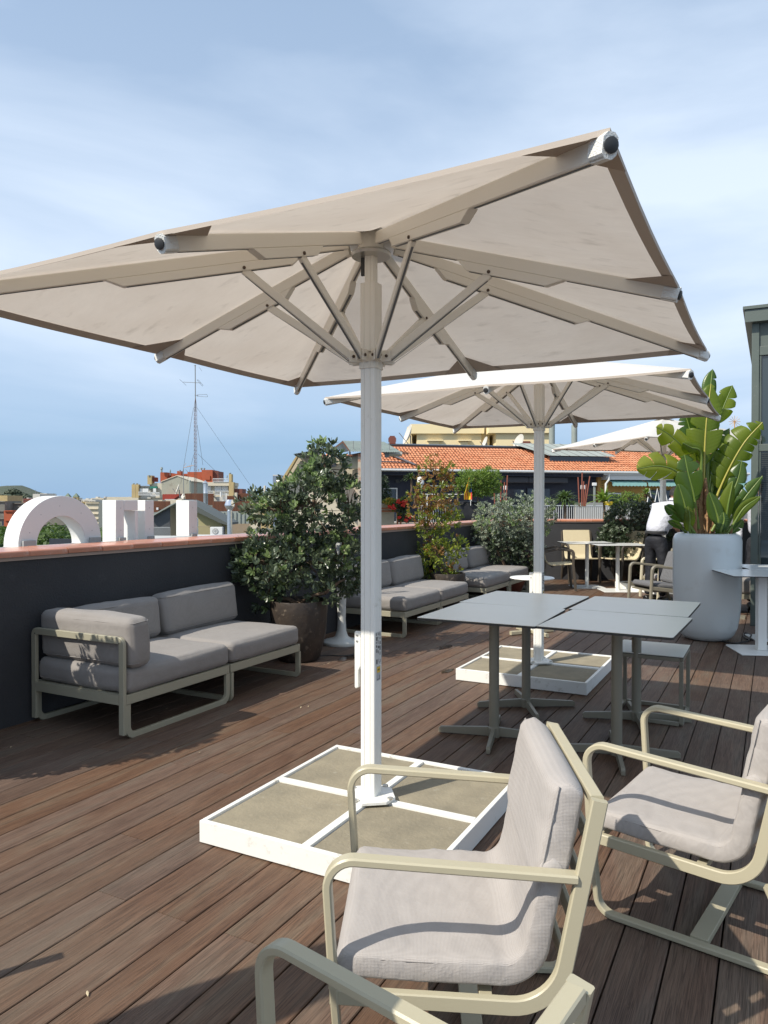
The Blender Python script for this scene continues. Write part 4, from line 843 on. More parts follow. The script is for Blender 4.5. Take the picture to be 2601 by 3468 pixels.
# ------------------------------------------------------------------ giant white bird of paradise
BL = leaf_mat('paradise_leaf', (.125, .185, .018), (.19, .245, .025), .36, .52); BLD = leaf_mat('paradise_leaf_dark', (.048, .098, .015), (.08, .14, .020), .30, .35); BLY = leaf_mat('paradise_leaf_yellow', (.21, .25, .03), (.28, .31, .04), .35, .45)
RIBY = mat('yellow_petiole', (.42, .36, .07), .4, var=(9, .6, (.30, .30, .06))); RIBG = mat('green_petiole', (.12, .19, .035), .4, var=(9, .5, (.22, .25, .05)))
bird = empty('giant_leafed_plant', (0, 0, 0)); tag(bird, 'tall banana-like plant with torn paddle leaves growing in the white planter', 'plant')
PD = 7.62; soilz = PZ - .05
def paddle(path_px, width, m, rib, nslit=5, seed=0, lean=0.0, roll=0.0, halves=(1, 1), droop=.12, bp0=.30):
    """path_px: (px, py, dD) along petiole and midrib; blade starts at fraction bp0"""
    rg = random.Random(seed); pts = [atd(x, y, PD + d) for x, y, d in path_px]
    # smooth catmull path
    P = []
    Q = [pts[0]*2 - pts[1]] + pts + [pts[-1]*2 - pts[-2]]; NS = 26
    for i in range(1, len(Q) - 2):
        for k in range(NS):
            t = k / NS; a, b, c, d = Q[i-1], Q[i], Q[i+1], Q[i+2]
            P.append(.5 * ((2*b) + (c - a)*t + (2*a - 5*b + 4*c - d)*t*t + (3*b - a - 3*c + d)*t**3))
    P.append(pts[-1]); n = len(P)
    lengths = [0]
    for i in range(1, n): lengths.append(lengths[-1] + (P[i] - P[i-1]).length)
    L_ = lengths[-1]; i0 = next(i for i in range(n) if lengths[i] >= L_ * bp0)
    rr = [max(.0035, .017 * (1 - .72 * lengths[i] / L_)) for i in range(n)]
    lo = empty_part('leaf', None)
    mb = MB(); fwd_view = -FH
    bl = P[i0:]; m_ = len(bl); ncol = 6; ln = lengths[-1] - lengths[i0]
    for side in (-1, 1):
        if not halves[0 if side < 0 else 1]: continue
        # strips separated at slits
        cuts = sorted(max(4, min(m_ - 4, int(m_ * (k + .5 + rg.uniform(-.35, .35)) / nslit))) for k in range(nslit)) if nslit else []
        seg = [0] + cuts + [m_ - 1]
        for a, b in zip(seg, seg[1:]):
            if b <= a: continue
            dr = rg.uniform(-.16, .26) if nslit else 0; sh = rg.uniform(.02, .16) if nslit else 0; sg_ = (lengths[i0 + b] - lengths[i0 + a]); rows = []
            for i in range(a, b + 1):
                s = i / (m_ - 1); prof = (math.sin(math.pi * min(1, (s ** .85 * .95 + .05))) ** .62) if s < .995 else .03
                t = (bl[min(i+1, m_-1)] - bl[max(i-1, 0)]).normalized(); sd_ = t.cross(fwd_view).normalized()
                nn = sd_.cross(t).normalized(); sd2 = (sd_ * math.cos(roll) + nn * math.sin(roll) * side).normalized(); nn2 = sd2.cross(t).normalized()
                row = []
                tight = 1 - (.10 if i in (a, b) and len(seg) > 2 else 0)
                for j in range(ncol + 1):
                    v = j / ncol; wv = 1.42 * width * prof * v * tight
                    fpos = (i - (a + b) / 2) / max(1, (b - a) / 2); off = t * (wv * .34 * (1 - .5 * s) - fpos * sg_ * sh * v ** 2.6); rip = .0016 * math.sin(lengths[i0 + i] * 330 + v * 1.5) * (v ** .4)
                    row.append(bl[i] + sd2 * (side * wv) * (1 - .22 * v * v) + off + nn2 * (-(droop + dr) * wv * v * 1.4 + rip + .25 * wv * (1 - v)))
                rows.append(row)
            o = len(mb.v)
            for r_ in rows: mb.v += [tuple(q) for q in r_]
            for i in range(len(rows) - 1):
                for j in range(ncol): mb.f.append((o + i*(ncol+1) + j, o + i*(ncol+1) + j + 1, o + (i+1)*(ncol+1) + j + 1, o + (i+1)*(ncol+1) + j))
    leaf = mb.build('leaf', m, bird, smooth=50); MB().tube(P, rr, 8).build('midrib', rib, leaf, smooth=60); return leaf
def empty_part(a, b): return None
c0 = (2385, 1800, 0)
paddle([(2378, 1805, .05), (2383, 1650, 0), (2386, 1530, -.02), (2393, 1420, -.03), (2408, 1300, 0)], .155, BL, RIBY, 4, 1, bp0=.45, roll=.1)
paddle([(2395, 1700, .12), (2402, 1450, .12), (2404, 1340, .12), (2413, 1250, .14)], .075, BLD, RIBG, 1, 21, bp0=.72)
paddle([(2400, 1700, .15), (2425, 1500, .16), (2443, 1400, .15), (2481, 1305, .15)], .10, BL, RIBG, 2, 22, bp0=.66, roll=.3)
paddle([(2374, 1800, 0), (2362, 1620, 0), (2325, 1532, -.08), (2270, 1475, -.15), (2222, 1446, -.2)], .085, BLY, RIBG, 3, 3, bp0=.52, droop=.4, roll=.4)
paddle([(2362, 1800, -.02), (2345, 1690, -.05), (2300, 1605, -.12), (2235, 1578, -.2), (2156, 1588, -.28)], .095, BLY, RIBG, 4, 4, bp0=.45, droop=.6, roll=.35)
paddle([(2366, 1790, -.08), (2350, 1680, -.12), (2330, 1600, -.14), (2318, 1540, -.12)], .115, BLD, RIBG, 3, 5, bp0=.35, roll=.3)
paddle([(2395, 1800, .06), (2425, 1690, .05), (2468, 1590, .02), (2520, 1500, -.02), (2582, 1430, -.06)], .150, BL, RIBY, 7, 6, bp0=.36, roll=.12, droop=.3)
paddle([(2400, 1790, .15), (2410, 1650, .2), (2425, 1600, .22), (2445, 1560, .2)], .12, BLD, RIBG, 2, 7, bp0=.45)
paddle([(2368, 1700, .02), (2352, 1520, .04), (2335, 1450, .05), (2320, 1400, .05)], .10, BLD, RIBG, 3, 8, bp0=.5, roll=-.2)
paddle([(2375, 1600, -.06), (2372, 1530, -.1), (2340, 1515, -.16), (2312, 1500, -.2)], .06, BL, RIBG, 1, 9, bp0=.3, droop=.3)
paddle([(2388, 1790, .1), (2380, 1600, .1), (2360, 1480, .08), (2352, 1395, .06)], .09, BL, RIBG, 3, 31, bp0=.55, roll=.3, droop=.3)
paddle([(2392, 1790, .1), (2420, 1620, .12), (2452, 1520, .12), (2470, 1450, .10)], .09, BLD, RIBG, 3, 32, bp0=.5, roll=-.3, droop=.3)
paddle([(2410, 1800, -.1), (2470, 1690, -.1), (2500, 1620, -.1), (2512, 1560, -.1)], .07, BLD, RIBG, 1, 34, bp0=.4, roll=.4, droop=.2)
paddle([(2400, 1800, .2), (2398, 1640, .26), (2385, 1560, .28), (2360, 1520, .28)], .10, BLD, RIBG, 2, 35, bp0=.45)
# lower paddles
paddle([(2358, 1815, -.12), (2330, 1765, -.16), (2318, 1705, -.2), (2298, 1640, -.22)], .092, BLD, RIBG, 0, 10, bp0=.30, droop=.1)
paddle([(2352, 1820, -.1), (2335, 1795, -.14), (2336, 1755, -.18), (2330, 1715, -.2)], .055, BL, RIBG, 0, 11, bp0=.25)
paddle([(2360, 1822, -.05), (2318, 1770, -.1), (2285, 1735, -.14), (2250, 1712, -.18)], .055, BLD, RIBG, 1, 12, bp0=.42, droop=.3)
paddle([(2420, 1825, -.14), (2434, 1780, -.2), (2425, 1730, -.22), (2402, 1668, -.24)], .075, BLD, RIBG, 0, 13, bp0=.28)
paddle([(2440, 1825, -.1), (2456, 1775, -.15), (2466, 1710, -.2), (2482, 1630, -.22)], .082, BL, RIBG, 0, 14, bp0=.26, roll=-.35)
paddle([(2448, 1826, -.04), (2475, 1760, -.06), (2520, 1690, -.1), (2582, 1612, -.12)], .070, BLD, RIBG, 2, 15, bp0=.34, roll=.3)
paddle([(2445, 1826, -.1), (2480, 1780, -.14), (2520, 1720, -.18), (2575, 1682, -.2)], .048, BL, RIBG, 0, 16, bp0=.34, roll=.3)
paddle([(2440, 1828, -.12), (2440, 1800, -.2), (2452, 1765, -.22), (2450, 1735, -.22)], .055, BLD, RIBG, 0, 17, bp0=.2)
paddle([(2460, 1828, 0), (2480, 1800, -.02), (2500, 1780, -.04), (2515, 1758, -.06)], .05, BLD, RIBG, 1, 18, bp0=.2)
paddle([(2340, 1825, 0), (2310, 1790, 0), (2290, 1775, -.02), (2262, 1765, -.04)], .035, BLD, RIBG, 0, 19, bp0=.4)
paddle([(2392, 1790, .15), (2440, 1650, .22), (2470, 1600, .25), (2505, 1590, .25)], .08, BLD, RIBG, 2, 20, bp0=.4)
# fibrous trunks and sheaths
TRK = mat('fibrous_trunk', (.26, .12, .055), .8, bump=(40, .9, 8), var=(11, .8, (.42, .27, .13)), grime=(26, .55, .66, (.10, .045, .025)))
for (pth, r) in (([(2372, 1830), (2366, 1700), (2362, 1560)], [.055, .036, .014]), ([(2390, 1830), (2394, 1740), (2386, 1620)], [.06, .045, .02]), ([(2405, 1830), (2412, 1740), (2425, 1690)], [.04, .03, .016])):
    q = [atd(x, y, PD) for x, y in pth]; MB().tube([q[0], q[0].lerp(q[1], .5) + Vector((.004, 0, 0)), q[1], q[1].lerp(q[2], .5), q[2]], [r[0], (r[0]+r[1])/2, r[1], (r[1]+r[2])/2, r[2]], 12).build('trunk', TRK, bird, smooth=60)
rg = random.Random(5)
for i in range(34):
    x = rg.uniform(2350, 2470); y0 = 1832; h = rg.uniform(25, 110) * (1.6 if x < 2400 else .6); d = rg.uniform(-.14, .1); a = atd(x, y0, PD + d); b = atd(x + rg.uniform(-14, 14), y0 - h, PD + d * .7)
    m = MB(); sd_ = RT * rg.uniform(.006, .016); mid = a.lerp(b, .5) + RT * rg.uniform(-.01, .01) - FH * .012
    m.add([a - sd_, a + sd_, mid + sd_ * .9, b + sd_ * .1, mid - sd_ * .9, a - FH * .008, mid - FH * .01], [(0, 5, 6, 4), (5, 1, 2, 6), (4, 6, 3), (6, 2, 3)]); m.build('dry_sheath', TRK, bird, smooth=60)
for i in range(9):
    x = rg.uniform(2352, 2396); y0 = rg.uniform(1560, 1700); a = atd(x, y0 + 90, PD - .05); b = atd(x + rg.uniform(-5, 5), y0, PD - .045); sd_ = RT * rg.uniform(.004, .011)
    MB().add([a - sd_, a + sd_, b + sd_ * .6, b - sd_ * .6, a.lerp(b, .5) - FH * .012], [(0, 1, 4), (1, 2, 4), (2, 3, 4), (3, 0, 4)]).build('dry_sheath', TRK, bird)
# ================================================================== dark pavilion on the right
STEEL = mat('green_grey_steel', (.085, .105, .09), .42, bump=(90, .06), var=(3, .5, (.11, .13, .115)), grime=(16, .6, .7, (.17, .18, .16)))
GLS = mat('dark_glass', (.03, .045, .05), .06, spec=.9)
BLIND = mat('dark_blind', (.035, .040, .040), .35)
pv = empty('pavilion'); tag(pv, 'dark steel and glass pavilion corner at the right edge', 'building')
PX, PY = -.232, 9.37
def pvb(nm, x0, x1, y0, y1, z0, z1, m, bev=.003, par=None): return MB().box(PX + x0, PX + x1, PY + y0, PY + y1, z0, z1).build(nm, m, par or pv, bevel=bev)
pvb('corner_post', 0, .075, 0, .11, .0, 3.42, STEEL); pvb('roof_fascia', -.07, 4, -.10, 5, 3.422, 3.56, STEEL); pvb('roof_cap', -.09, 4, -.12, 5, 3.562, 3.60, STEEL)
pvb('transom', .0765, 4, .012, .09, 3.06, 3.16, STEEL); pvb('transom', .0765, 4, .012, .09, 1.98, 2.06, STEEL); pvb('base_rail', .0765, 4, .012, .09, .02, .14, STEEL)
pvb('mullion', 0.078, .098, .02, .08, .142, 3.058, STEEL, par=None); pvb('mullion', 1.25, 1.31, .02, .08, .142, 3.42, STEEL)
pvb('glass_pane', .100, 1.248, .045, .053, .142, 1.978, GLS, 0); pvb('glass_pane', .100, 1.248, .045, .053, 2.062, 3.058, GLS, 0); pvb('top_panel', .0765, 4, .03, .06, 3.162, 3.42, STEEL, 0)
pvb('glass_pane', 1.312, 4, .045, .053, .142, 3.058, GLS, 0)
for k in range(44): 
    z = .98 + k * .0225; pvb('blind_slat', .104, 1.24, .022, .036, z, z + .013, BLIND, 0)
pvb('rear_wall', .0, 4, 4.9, 5, 0, 3.42, STEEL, 0); pvb('side_panel', .0, .09, 3.2, 4.89, 0, 3.42, STEEL, 0)
# cable by the planter
cb = MB(); pts = [atz(x, y, .012) for x, y in ((2440, 2170), (2490, 2180), (2535, 2170), (2545, 2150), (2520, 2140), (2518, 2155), (2530, 2165), (2552, 2168))]
cb.tube(fillet(pts, .03, 4), .008, 8); tag(cb.build('power_cable', RUB, None, smooth=60), 'black cable looping on the deck behind the white planter', 'cable')
cb = MB(); pts = [atz(x, y, .008) for x, y in ((1050, 2225), (1110, 2218), (1160, 2222), (1228, 2212))]
cb.tube(fillet(pts, .2, 4), .005, 6); tag(cb.build('power_cable', RUB, None, smooth=60), 'thin black cable on the deck by the brown pot and lamp pole', 'cable')
# lantern handle thing behind the post
ln_ = empty('lantern'); tag(ln_, 'dark framed lantern leaning behind the nearest parasol post on the sofa', 'lantern')
o_ = atd(1232, 1940, 7.9); m = MB(); m.sweep(fillet([o_ + Vector((-.0, 0, -.12)), o_ + RT * -.0 + UZ * .10, o_ + RT * .16 + UZ * .18, o_ + RT * .16 - UZ * .12, o_ + Vector((0, 0, -.1201))], [0, .02, .02, .02, 0], 4), rrect(.018, .03, .003), FH); m.build('frame', mat('navy_frame', (.012, .016, .03), .4), ln_)
# fallen leaves and litter
LIT = mat('dry_leaf', (.55, .46, .30), .8)
for (px, py) in ((672, 2548), (298, 3375), (1017, 2398), (1043, 2394), (1500, 2135), (35, 2532), (560, 2400), (1095, 2250), (1108, 2247)):
    q = atz(px, py, .004); m = MB(); a = random.uniform(0, 3); d = Vector((math.cos(a), math.sin(a), 0)); leaf_geo(m, q, (d + UZ * .12).normalized(), d.cross(UZ), random.uniform(.012, .022), .008)
    tag(m.build('fallen_leaf', LIT, None, smooth=0), 'tiny dry leaf lying on the deck boards', 'leaf', 'dry leaves fallen on the deck')
# wet stains
WET = mat('wet_patch', (.045, .026, .018), .12)
def stain(px, py, sc, label):
    q = atz(px, py, .0035); m = MB(); rg = random.Random(px); vs = [(0, 0, 0)]; n = 26
    for k in range(n):
        a = 2 * math.pi * k / n; r = sc * (.55 + .6 * abs(noise.noise(Vector((math.cos(a) * 1.6 + px, math.sin(a) * 1.6, 0)))) + rg.uniform(-.1, .1)); vs.append((r * math.cos(a) * .5, r * math.sin(a) * 1.3, 0))
    m.add(vs, [(0, k + 1, (k + 1) % n + 1) for k in range(n)], Matrix.Translation(q)); o = m.build('water_stain', WET, None, smooth=0); tag(o, label, 'stain')
stain(1512, 2190, .13, 'dark wet stain on the deck left of the grey tables'); stain(1175, 2230, .16, 'wet stain on the deck beside the white pole base'); stain(1515, 2272, .09, 'small wet stain near the second parasol base corner')
# ================================================================== people
SKIN = mat('skin', (.48, .27, .19), .5, bump=(90, .1)); SHIRT = mat('white_shirt', (.56, .57, .62), .75, bump=(16, .7, 4, .03)); TROU = mat('black_trousers', (.012, .013, .018), .7, bump=(14, .5, 4, .03)); HAIR = mat('black_hair', (.012, .010, .009), .5, bump=(160, .8)); SHOE = mat('black_shoe', (.01, .01, .01), .3)
def skin(name, verts, edges, radii, m, parent, root=0, sub=2):
    me = bpy.data.meshes.new(name); me.from_pydata([tuple(v) for v in verts], edges, []); me.materials.append(m)
    o = bpy.data.objects.new(name, me); scene.collection.objects.link(o); o.parent = parent
    sk = o.modifiers.new('skin', 'SKIN'); sk.use_smooth_shade = True
    if not me.skin_vertices: me.attributes  # created by the modifier below
    if not me.skin_vertices:
        bpy.context.view_layer.objects.active = o
        bm = bmesh.new(); bm.from_mesh(me); bm.verts.layers.skin.verify(); bm.to_mesh(me); bm.free()
    for i, r in enumerate(radii):
        s = me.skin_vertices[0].data[i]; s.radius = r if isinstance(r, tuple) else (r, r); s.use_root = (i == root)
    ss = o.modifiers.new('sub', 'SUBSURF'); ss.levels = sub; ss.render_levels = sub
    return o
import bmesh
def head(t, c, f, up_, r=.098):
    """shaped head: ellipsoid with brow, nose, jaw, ears; hair cap as a child"""
    f = f.normalized(); sd_ = up_.cross(f).normalized(); u_ = f.cross(sd_).normalized()
    M = Matrix(((f.x, sd_.x, u_.x, c.x), (f.y, sd_.y, u_.y, c.y), (f.z, sd_.z, u_.z, c.z), (0, 0, 0, 1)))
    vs = []; fs = []; n, m_ = 24, 18
    for i in range(m_ + 1):
        th = math.pi * i / m_
        for j in range(n):
            ph = 2 * math.pi * j / n; x, y, z = math.sin(th) * math.cos(ph), math.sin(th) * math.sin(ph), math.cos(th)
            p = Vector((x * r * 1.02, y * r * .80, z * r * 1.20))
            if z < -.1: p.x *= 1 + .12 * z * (1 if x < 0 else -.2); p.y *= 1 + .32 * z
            if x > .8 and abs(y) < .3: p.x += .026 * max(0, 1 - abs(z + .12) / .28) * max(0, 1 - abs(y) / .22)
            if x > .7 and .02 < z < .2: p.x -= .006
            if x > .75 and -.62 < z < -.45: p.x += .007
            vs.append(p)
    for i in range(m_):
        for j in range(n): l = (j + 1) % n; fs.append((i*n + j, (i+1)*n + j, (i+1)*n + l, i*n + l))
    h = MB(M).add(vs, fs); h.lathe([(.0, -.006), (.014, -.004), (.018, .004), (.012, .010), (0, .010)], 12, Matrix.Translation((-.004, r * .80, -.008)) @ Matrix.Rotation(-math.pi/2, 4, 'X') @ Matrix.Scale(1.5, 4, (0, 1, 0)))
    h.lathe([(.0, -.006), (.014, -.004), (.018, .004), (.012, .010), (0, .010)], 12, Matrix.Translation((-.004, -r * .80, -.008)) @ Matrix.Rotation(math.pi/2, 4, 'X') @ Matrix.Scale(1.5, 4, (0, 1, 0)))
    ho = h.build('head', SKIN, t, smooth=70)
    ey = MB(M)
    for s_ in (-1, 1): ey.lathe([(0, 0), (.008, .001), (.010, .004), (.0, .008)], 10, Matrix.Translation((r * .93, s_ * .032, .012)) @ Matrix.Rotation(math.pi/2, 4, 'Y'))
    ey.build('eyes', RUB, ho); MB(M).box(r * .93, r * .965, -.022, .022, -.062, -.056).build('mouth', mat('lips', (.35, .13, .11), .5), ho)
    hv = []; hf = []
    for i in range(11):
        th = math.pi * .66 * i / 10
        for j in range(n):
            ph = 2 * math.pi * j / n; x, y, z = math.sin(th) * math.cos(ph), math.sin(th) * math.sin(ph), math.cos(th)
            if x > .2: thl = th * (.55 + .2 * (1 - x)); x, y, z = math.sin(thl) * math.cos(ph), math.sin(thl) * math.sin(ph), math.cos(thl)
            k = 1.10 + .05 * noise.noise(Vector((x * 5, y * 5, z * 5))); hv.append(Vector((x * r * 1.02 * k - .004, y * r * .82 * k, z * r * 1.22 * k)))
    for i in range(10):
        for j in range(n): l = (j + 1) % n; hf.append((i*n + j, (i+1)*n + j, (i+1)*n + l, i*n + l))
    MB(M).add(hv, hf).build('hair', HAIR, ho, smooth=70)
def hand(t, w, d, side, open_=.5):
    """palm and five separate curled fingers; w wrist, d direction of the palm, side = thumb side"""
    d = d.normalized(); side = (side - d * side.dot(d)).normalized(); n = d.cross(side)
    V = [w, w + d * .045, w + d * .085]; E = [(0, 1), (1, 2)]; R = [(.024, .017), (.036, .016), (.038, .014)]
    for k, (o_, ln) in enumerate(((.030, .066), (.011, .076), (-.010, .070), (-.029, .056))):
        b = len(V); p0 = w + d * .078 + side * o_; c1 = (d * .8 + n * .5).normalized(); c2 = (d * .25 + n * .95).normalized()
        V += [p0, p0 + d * .018, p0 + d * .018 + c1 * ln * .40, p0 + d * .018 + c1 * ln * .40 + c2 * ln * .45]; E += [(b, b+1), (b+1, b+2), (b+2, b+3)]; R += [.010, .0095, .0088, .0075]; E.append((2, b))
    b = len(V); p0 = w + d * .035 + side * .034; V += [p0, p0 + (d + side * .7).normalized() * .034, p0 + (d + side * .4 + n * .4).normalized() * .062]; E += [(1, b), (b, b+1), (b+1, b+2)]; R += [.014, .011, .009]
    return skin('hand', V, E, R, SKIN, t, 1, 1)
# person 1: waiter seen from behind, bending forward over the planter side
q = atd(2222, 1800, 10.4); p0 = Vector((q.x, q.y, 0)); w1 = empty('person', (0, 0, 0)); tag(w1, 'waiter in white shirt and black trousers bending forward behind the planter', 'person')
fr = (RT * .72 + FH * .45).normalized(); lt = UZ.cross(fr)      # facing right and away
hip = p0 + UZ * .93; chest = hip + fr * .17 + UZ * .33; neck = hip + fr * .36 + UZ * .47; 
V = [hip, hip + fr * .03 + UZ * .13, chest, chest + fr * .10 + UZ * .12, neck]; E = [(0, 1), (1, 2), (2, 3), (3, 4)]; R = [(.165, .15), (.175, .15), (.20, .165), (.15, .12), (.06, .06)]
for s_ in (-1, 1):
    b = len(V); sh = chest + fr * .08 + UZ * .09 + lt * (.17 * s_); el = sh + fr * .10 - UZ * .25 + lt * .03 * s_; wr = el + fr * .23 - UZ * .06 - lt * .03 * s_
    V += [sh, el, wr]; E += [(3, b), (b, b+1), (b+1, b+2)]; R += [.070, .056, .042]
skin('shirt', V, E, R, SHIRT, w1, 0)
V = [hip + UZ * .02, hip - UZ * .06]; E = [(0, 1)]; R = [(.15, .13), (.16, .14)]
for s_ in (-1, 1):
    b = len(V); V += [hip + lt * .09 * s_ - UZ * .12, p0 + lt * .11 * s_ + UZ * .48 + fr * .02, p0 + lt * .12 * s_ + UZ * .09 - fr * .02]; E += [(1, b), (b, b+1), (b+1, b+2)]; R += [.095, .070, .055]
skin('trousers', V, E, R, TROU, w1, 0)
MB().lathe([(.150, -.018), (.155, -.015), (.155, .015), (.150, .018)], 32, Matrix.Translation(hip + UZ * .055) @ Matrix.Scale(.88, 4, fr)).build('belt', RUB, w1)
hc = neck + fr * .085 + UZ * .115
skin('neck', [neck - UZ * .02 + fr * .0, neck + fr * .05 + UZ * .05, hc - UZ * .02], [(0, 1), (1, 2)], [.055, .052, .05], SKIN, w1, 0, 1)
MB().lathe([(.072, -.018), (.070, .018), (.060, .022)], 20, Matrix.Translation(neck + fr * .025 + UZ * .02) @ Matrix.Rotation(.5, 4, lt)).build('shirt_collar', SHIRT, w1)
head(w1, hc, (fr - UZ * .5).normalized(), UZ)
for s_ in (-1, 1):
    sh = chest + fr * .08 + UZ * .09 + lt * (.17 * s_); el = sh + fr * .10 - UZ * .25 + lt * .03 * s_; wr = el + fr * .23 - UZ * .06 - lt * .03 * s_
    hand(w1, wr, (wr - el), lt * -s_)
    f_ = p0 + lt * .12 * s_; MB().sweep([f_ - fr * .08 + UZ * .045, f_ + fr * .06 + UZ * .05, f_ + fr * .19 + UZ * .03], rrect(.085, .085, .03), lt).build('shoe', SHOE, w1, bevel=.01)
# person 2: standing right of the planter, mostly hidden by the pavilion post
q = atd(2572, 1800, 9.7); p0 = Vector((q.x, q.y, 0)); w2 = empty('person', (0, 0, 0)); tag(w2, 'person in white shirt with one bare hand lowered, standing by the pavilion post', 'person')
fr = (-FH * .8 - RT * .3).normalized(); lt = UZ.cross(fr); hip = p0 + UZ * .95
V = [hip, hip + UZ * .14, hip + UZ * .34, hip + UZ * .47, hip + UZ * .55]; E = [(0, 1), (1, 2), (2, 3), (3, 4)]; R = [(.145, .12), (.145, .12), (.17, .13), (.12, .10), (.06, .06)]
arms = []
for s_ in (-1, 1):
    b = len(V); sh = hip + UZ * .44 + lt * .19 * s_; el = sh - UZ * .26 + lt * .06 * s_; wr = el - UZ * .22 + fr * .10 - lt * .0 * s_; arms.append((el, wr))
    V += [sh, el, wr]; E += [(3, b), (b, b+1), (b+1, b+2)]; R += [.068, .056, .044]
skin('shirt', V, E, R, SHIRT, w2, 0)
V = [hip + UZ * .02, hip - UZ * .06]; E = [(0, 1)]; R = [(.145, .12), (.15, .13)]
for s_ in (-1, 1):
    b = len(V); V += [hip + lt * .085 * s_ - UZ * .12, p0 + lt * .1 * s_ + UZ * .48, p0 + lt * .1 * s_ + UZ * .09]; E += [(1, b), (b, b+1), (b+1, b+2)]; R += [.092, .068, .055]
    f_ = p0 + lt * .1 * s_; MB().sweep([f_ - fr * .08 + UZ * .045, f_ + fr * .06 + UZ * .05, f_ + fr * .19 + UZ * .03], rrect(.085, .085, .03), lt).build('shoe', SHOE, w2, bevel=.01)
skin('trousers', V, E, R, TROU, w2, 0)
for s_, (el, wr) in zip((-1, 1), arms): hand(w2, wr - (wr - el).normalized() * .005, wr - el, fr)
hc = hip + UZ * .70; skin('neck', [hip + UZ * .52, hip + UZ * .62], [(0, 1)], [.055, .052], SKIN, w2, 0, 1); head(w2, hc, fr, UZ)
# pale board (menu panel) behind the plant
q0 = atd(2450, 1790, 9.0); q1 = atd(2512, 1780, 9.1); q2 = atd(2475, 1540, 9.05); q3 = atd(2420, 1560, 9.0)
bd = empty('display_board'); tag(bd, 'tilted pale grey board standing behind the giant leafed plant', 'board')
m = MB(); n = -FH * .02; v = [q3 - RT * .02, q0 - RT * .06, q1, q2]; m.add([tuple(a) for a in v] + [tuple(a + n) for a in v], [(0, 1, 2, 3), (7, 6, 5, 4), (0, 4, 5, 1), (1, 5, 6, 2), (2, 6, 7, 3), (3, 7, 4, 0)]); m.build('panel', mat('pale_grey_panel', (.50, .49, .46), .5), bd)
mid = atd(2480, 1790, 9.05); MB().cb((mid.x, mid.y, mid.z / 2), (.03, .03, mid.z)).build('stand_post', OLIVE, bd); MB().cb((mid.x, mid.y, .006), (.3, .3, .012)).build('stand_base', OLIVE, bd)
# ================================================================== BACKGROUND
ROT = Matrix.Rotation(YAW, 4, 'Z')
def cm(*a, **k): return mat(*a, **k)
GLD = mat('window_glass_dark', (.03, .035, .045), .12, spec=.8)
FRW = mat('white_frame', (.70, .70, .68), .5)
class BL_:
    """thing whose pieces are boxes given by photo extents at a depth; local axes: right, forward"""
    def __init__(s, name, label, cat, D, group=None, conv=None):
        s.D = D; s.t = empty(name, (0, 0, 0), 0); tag(s.t, label, cat, group); s.conv = conv or (lambda x, y: (x, y))
    def p(s, x, y, D=None): x, y = s.conv(x, y); return atd(x, y, D or s.D)
    def box(s, nm, x0, y0, x1, y1, m, dep=3.0, dD=0, bev=0, parent=None, D=None):
        D = (D or s.D) + dD; a = s.p(x0, y0, D); b = s.p(x1, y1, D); w = (b - a).dot(RT); c = (a + b) / 2
        zt, zb = a.z, b.z; c = Vector((c.x, c.y, (zt + zb) / 2)) + FH * (dep / 2)
        o = MB().cb((0, 0, 0), (w, dep, zt - zb)).build(nm, m, parent or s.t, bevel=bev); o.matrix_local = Matrix.Translation(c) @ ROT; return o
    def win(s, x0, y0, x1, y1, m=None, dD=-.02, frame=None, nm='window', inset=.15, D=None):
        o = s.box(nm, x0, y0, x1, y1, frame or FRW, .12, dD, D=D); k = .12
        dx, dy = (x1 - x0) * k, (y1 - y0) * k
        s.box('pane', x0 + dx, y0 + dy, x1 - dx, y1 - dy, m or GLD, .04, dD - .03, parent=None, D=D).parent = o
        ch = o.children[-1] if o.children else None
        for c in o.children: c.matrix_parent_inverse = (Matrix.Translation(o.matrix_local.translation) @ ROT).inverted()
        return o
    def poly(s, nm, pts, m, dep=1.0, dD=0, parent=None):
        D = s.D + dD; v = [s.p(x, y, D) for x, y in pts]; n = len(v); v = v + [q + FH * dep for q in v]
        return MB().add(v, [tuple(range(n)), tuple(range(2*n - 1, n - 1, -1))] + [((i+1) % n, i, n + i, n + (i+1) % n) for i in range(n)]).build(nm, m, parent or s.t)
    def cyl(s, nm, x, y0, y1, wpx, m, dD=0, cap=None, n=14):
        D = s.D + dD; a = s.p(x, y1, D); b = s.p(x, y0, D); r = wpx / 2 / F_PX * D
        return MB().lathe([(r, 0), (r, b.z - a.z)] if not cap else [(r * q, (b.z - a.z) * h) for q, h in cap], n, c=a).build(nm, m, s.t, smooth=50)
    def rail(s, nm, x0, y0, x1, y1, m, nb, dD=-.3, tk=.03, D=None):
        D = (D or s.D) + dD; a = s.p(x0, y0, D); b = s.p(x1, y0, D); c = s.p(x0, y1, D); e = s.p(x1, y1, D); q = MB()
        q.beam(a, b, tk * 1.6, tk * 1.6, .001); q.beam(c, e, tk * 1.3, tk * 1.3, .001); o = q.build(nm, m, s.t)
        q = MB()
        for i in range(nb + 1): f = i / nb; u = a.lerp(b, f); v = c.lerp(e, f); q.cb((u + v) / 2, (tk * .7, tk * .7, (u - v).length), YAW)
        k = q.build('baluster_row', m, o); tag(k, kind='stuff'); return o
OCH = mat('ochre_render', (.50, .38, .18), .9, bump=(2, .3), var=(.6, .6, (.36, .27, .15)), grime=(1.5, .6, .75, (.24, .17, .11)))
CRM = mat('cream_render', (.62, .55, .42), .9, var=(.4, .5, (.52, .46, .35)), grime=(1.1, .6, .8, (.36, .31, .25)))
PAL = mat('pale_render', (.60, .57, .50), .9, var=(.3, .5, (.48, .45, .40)))
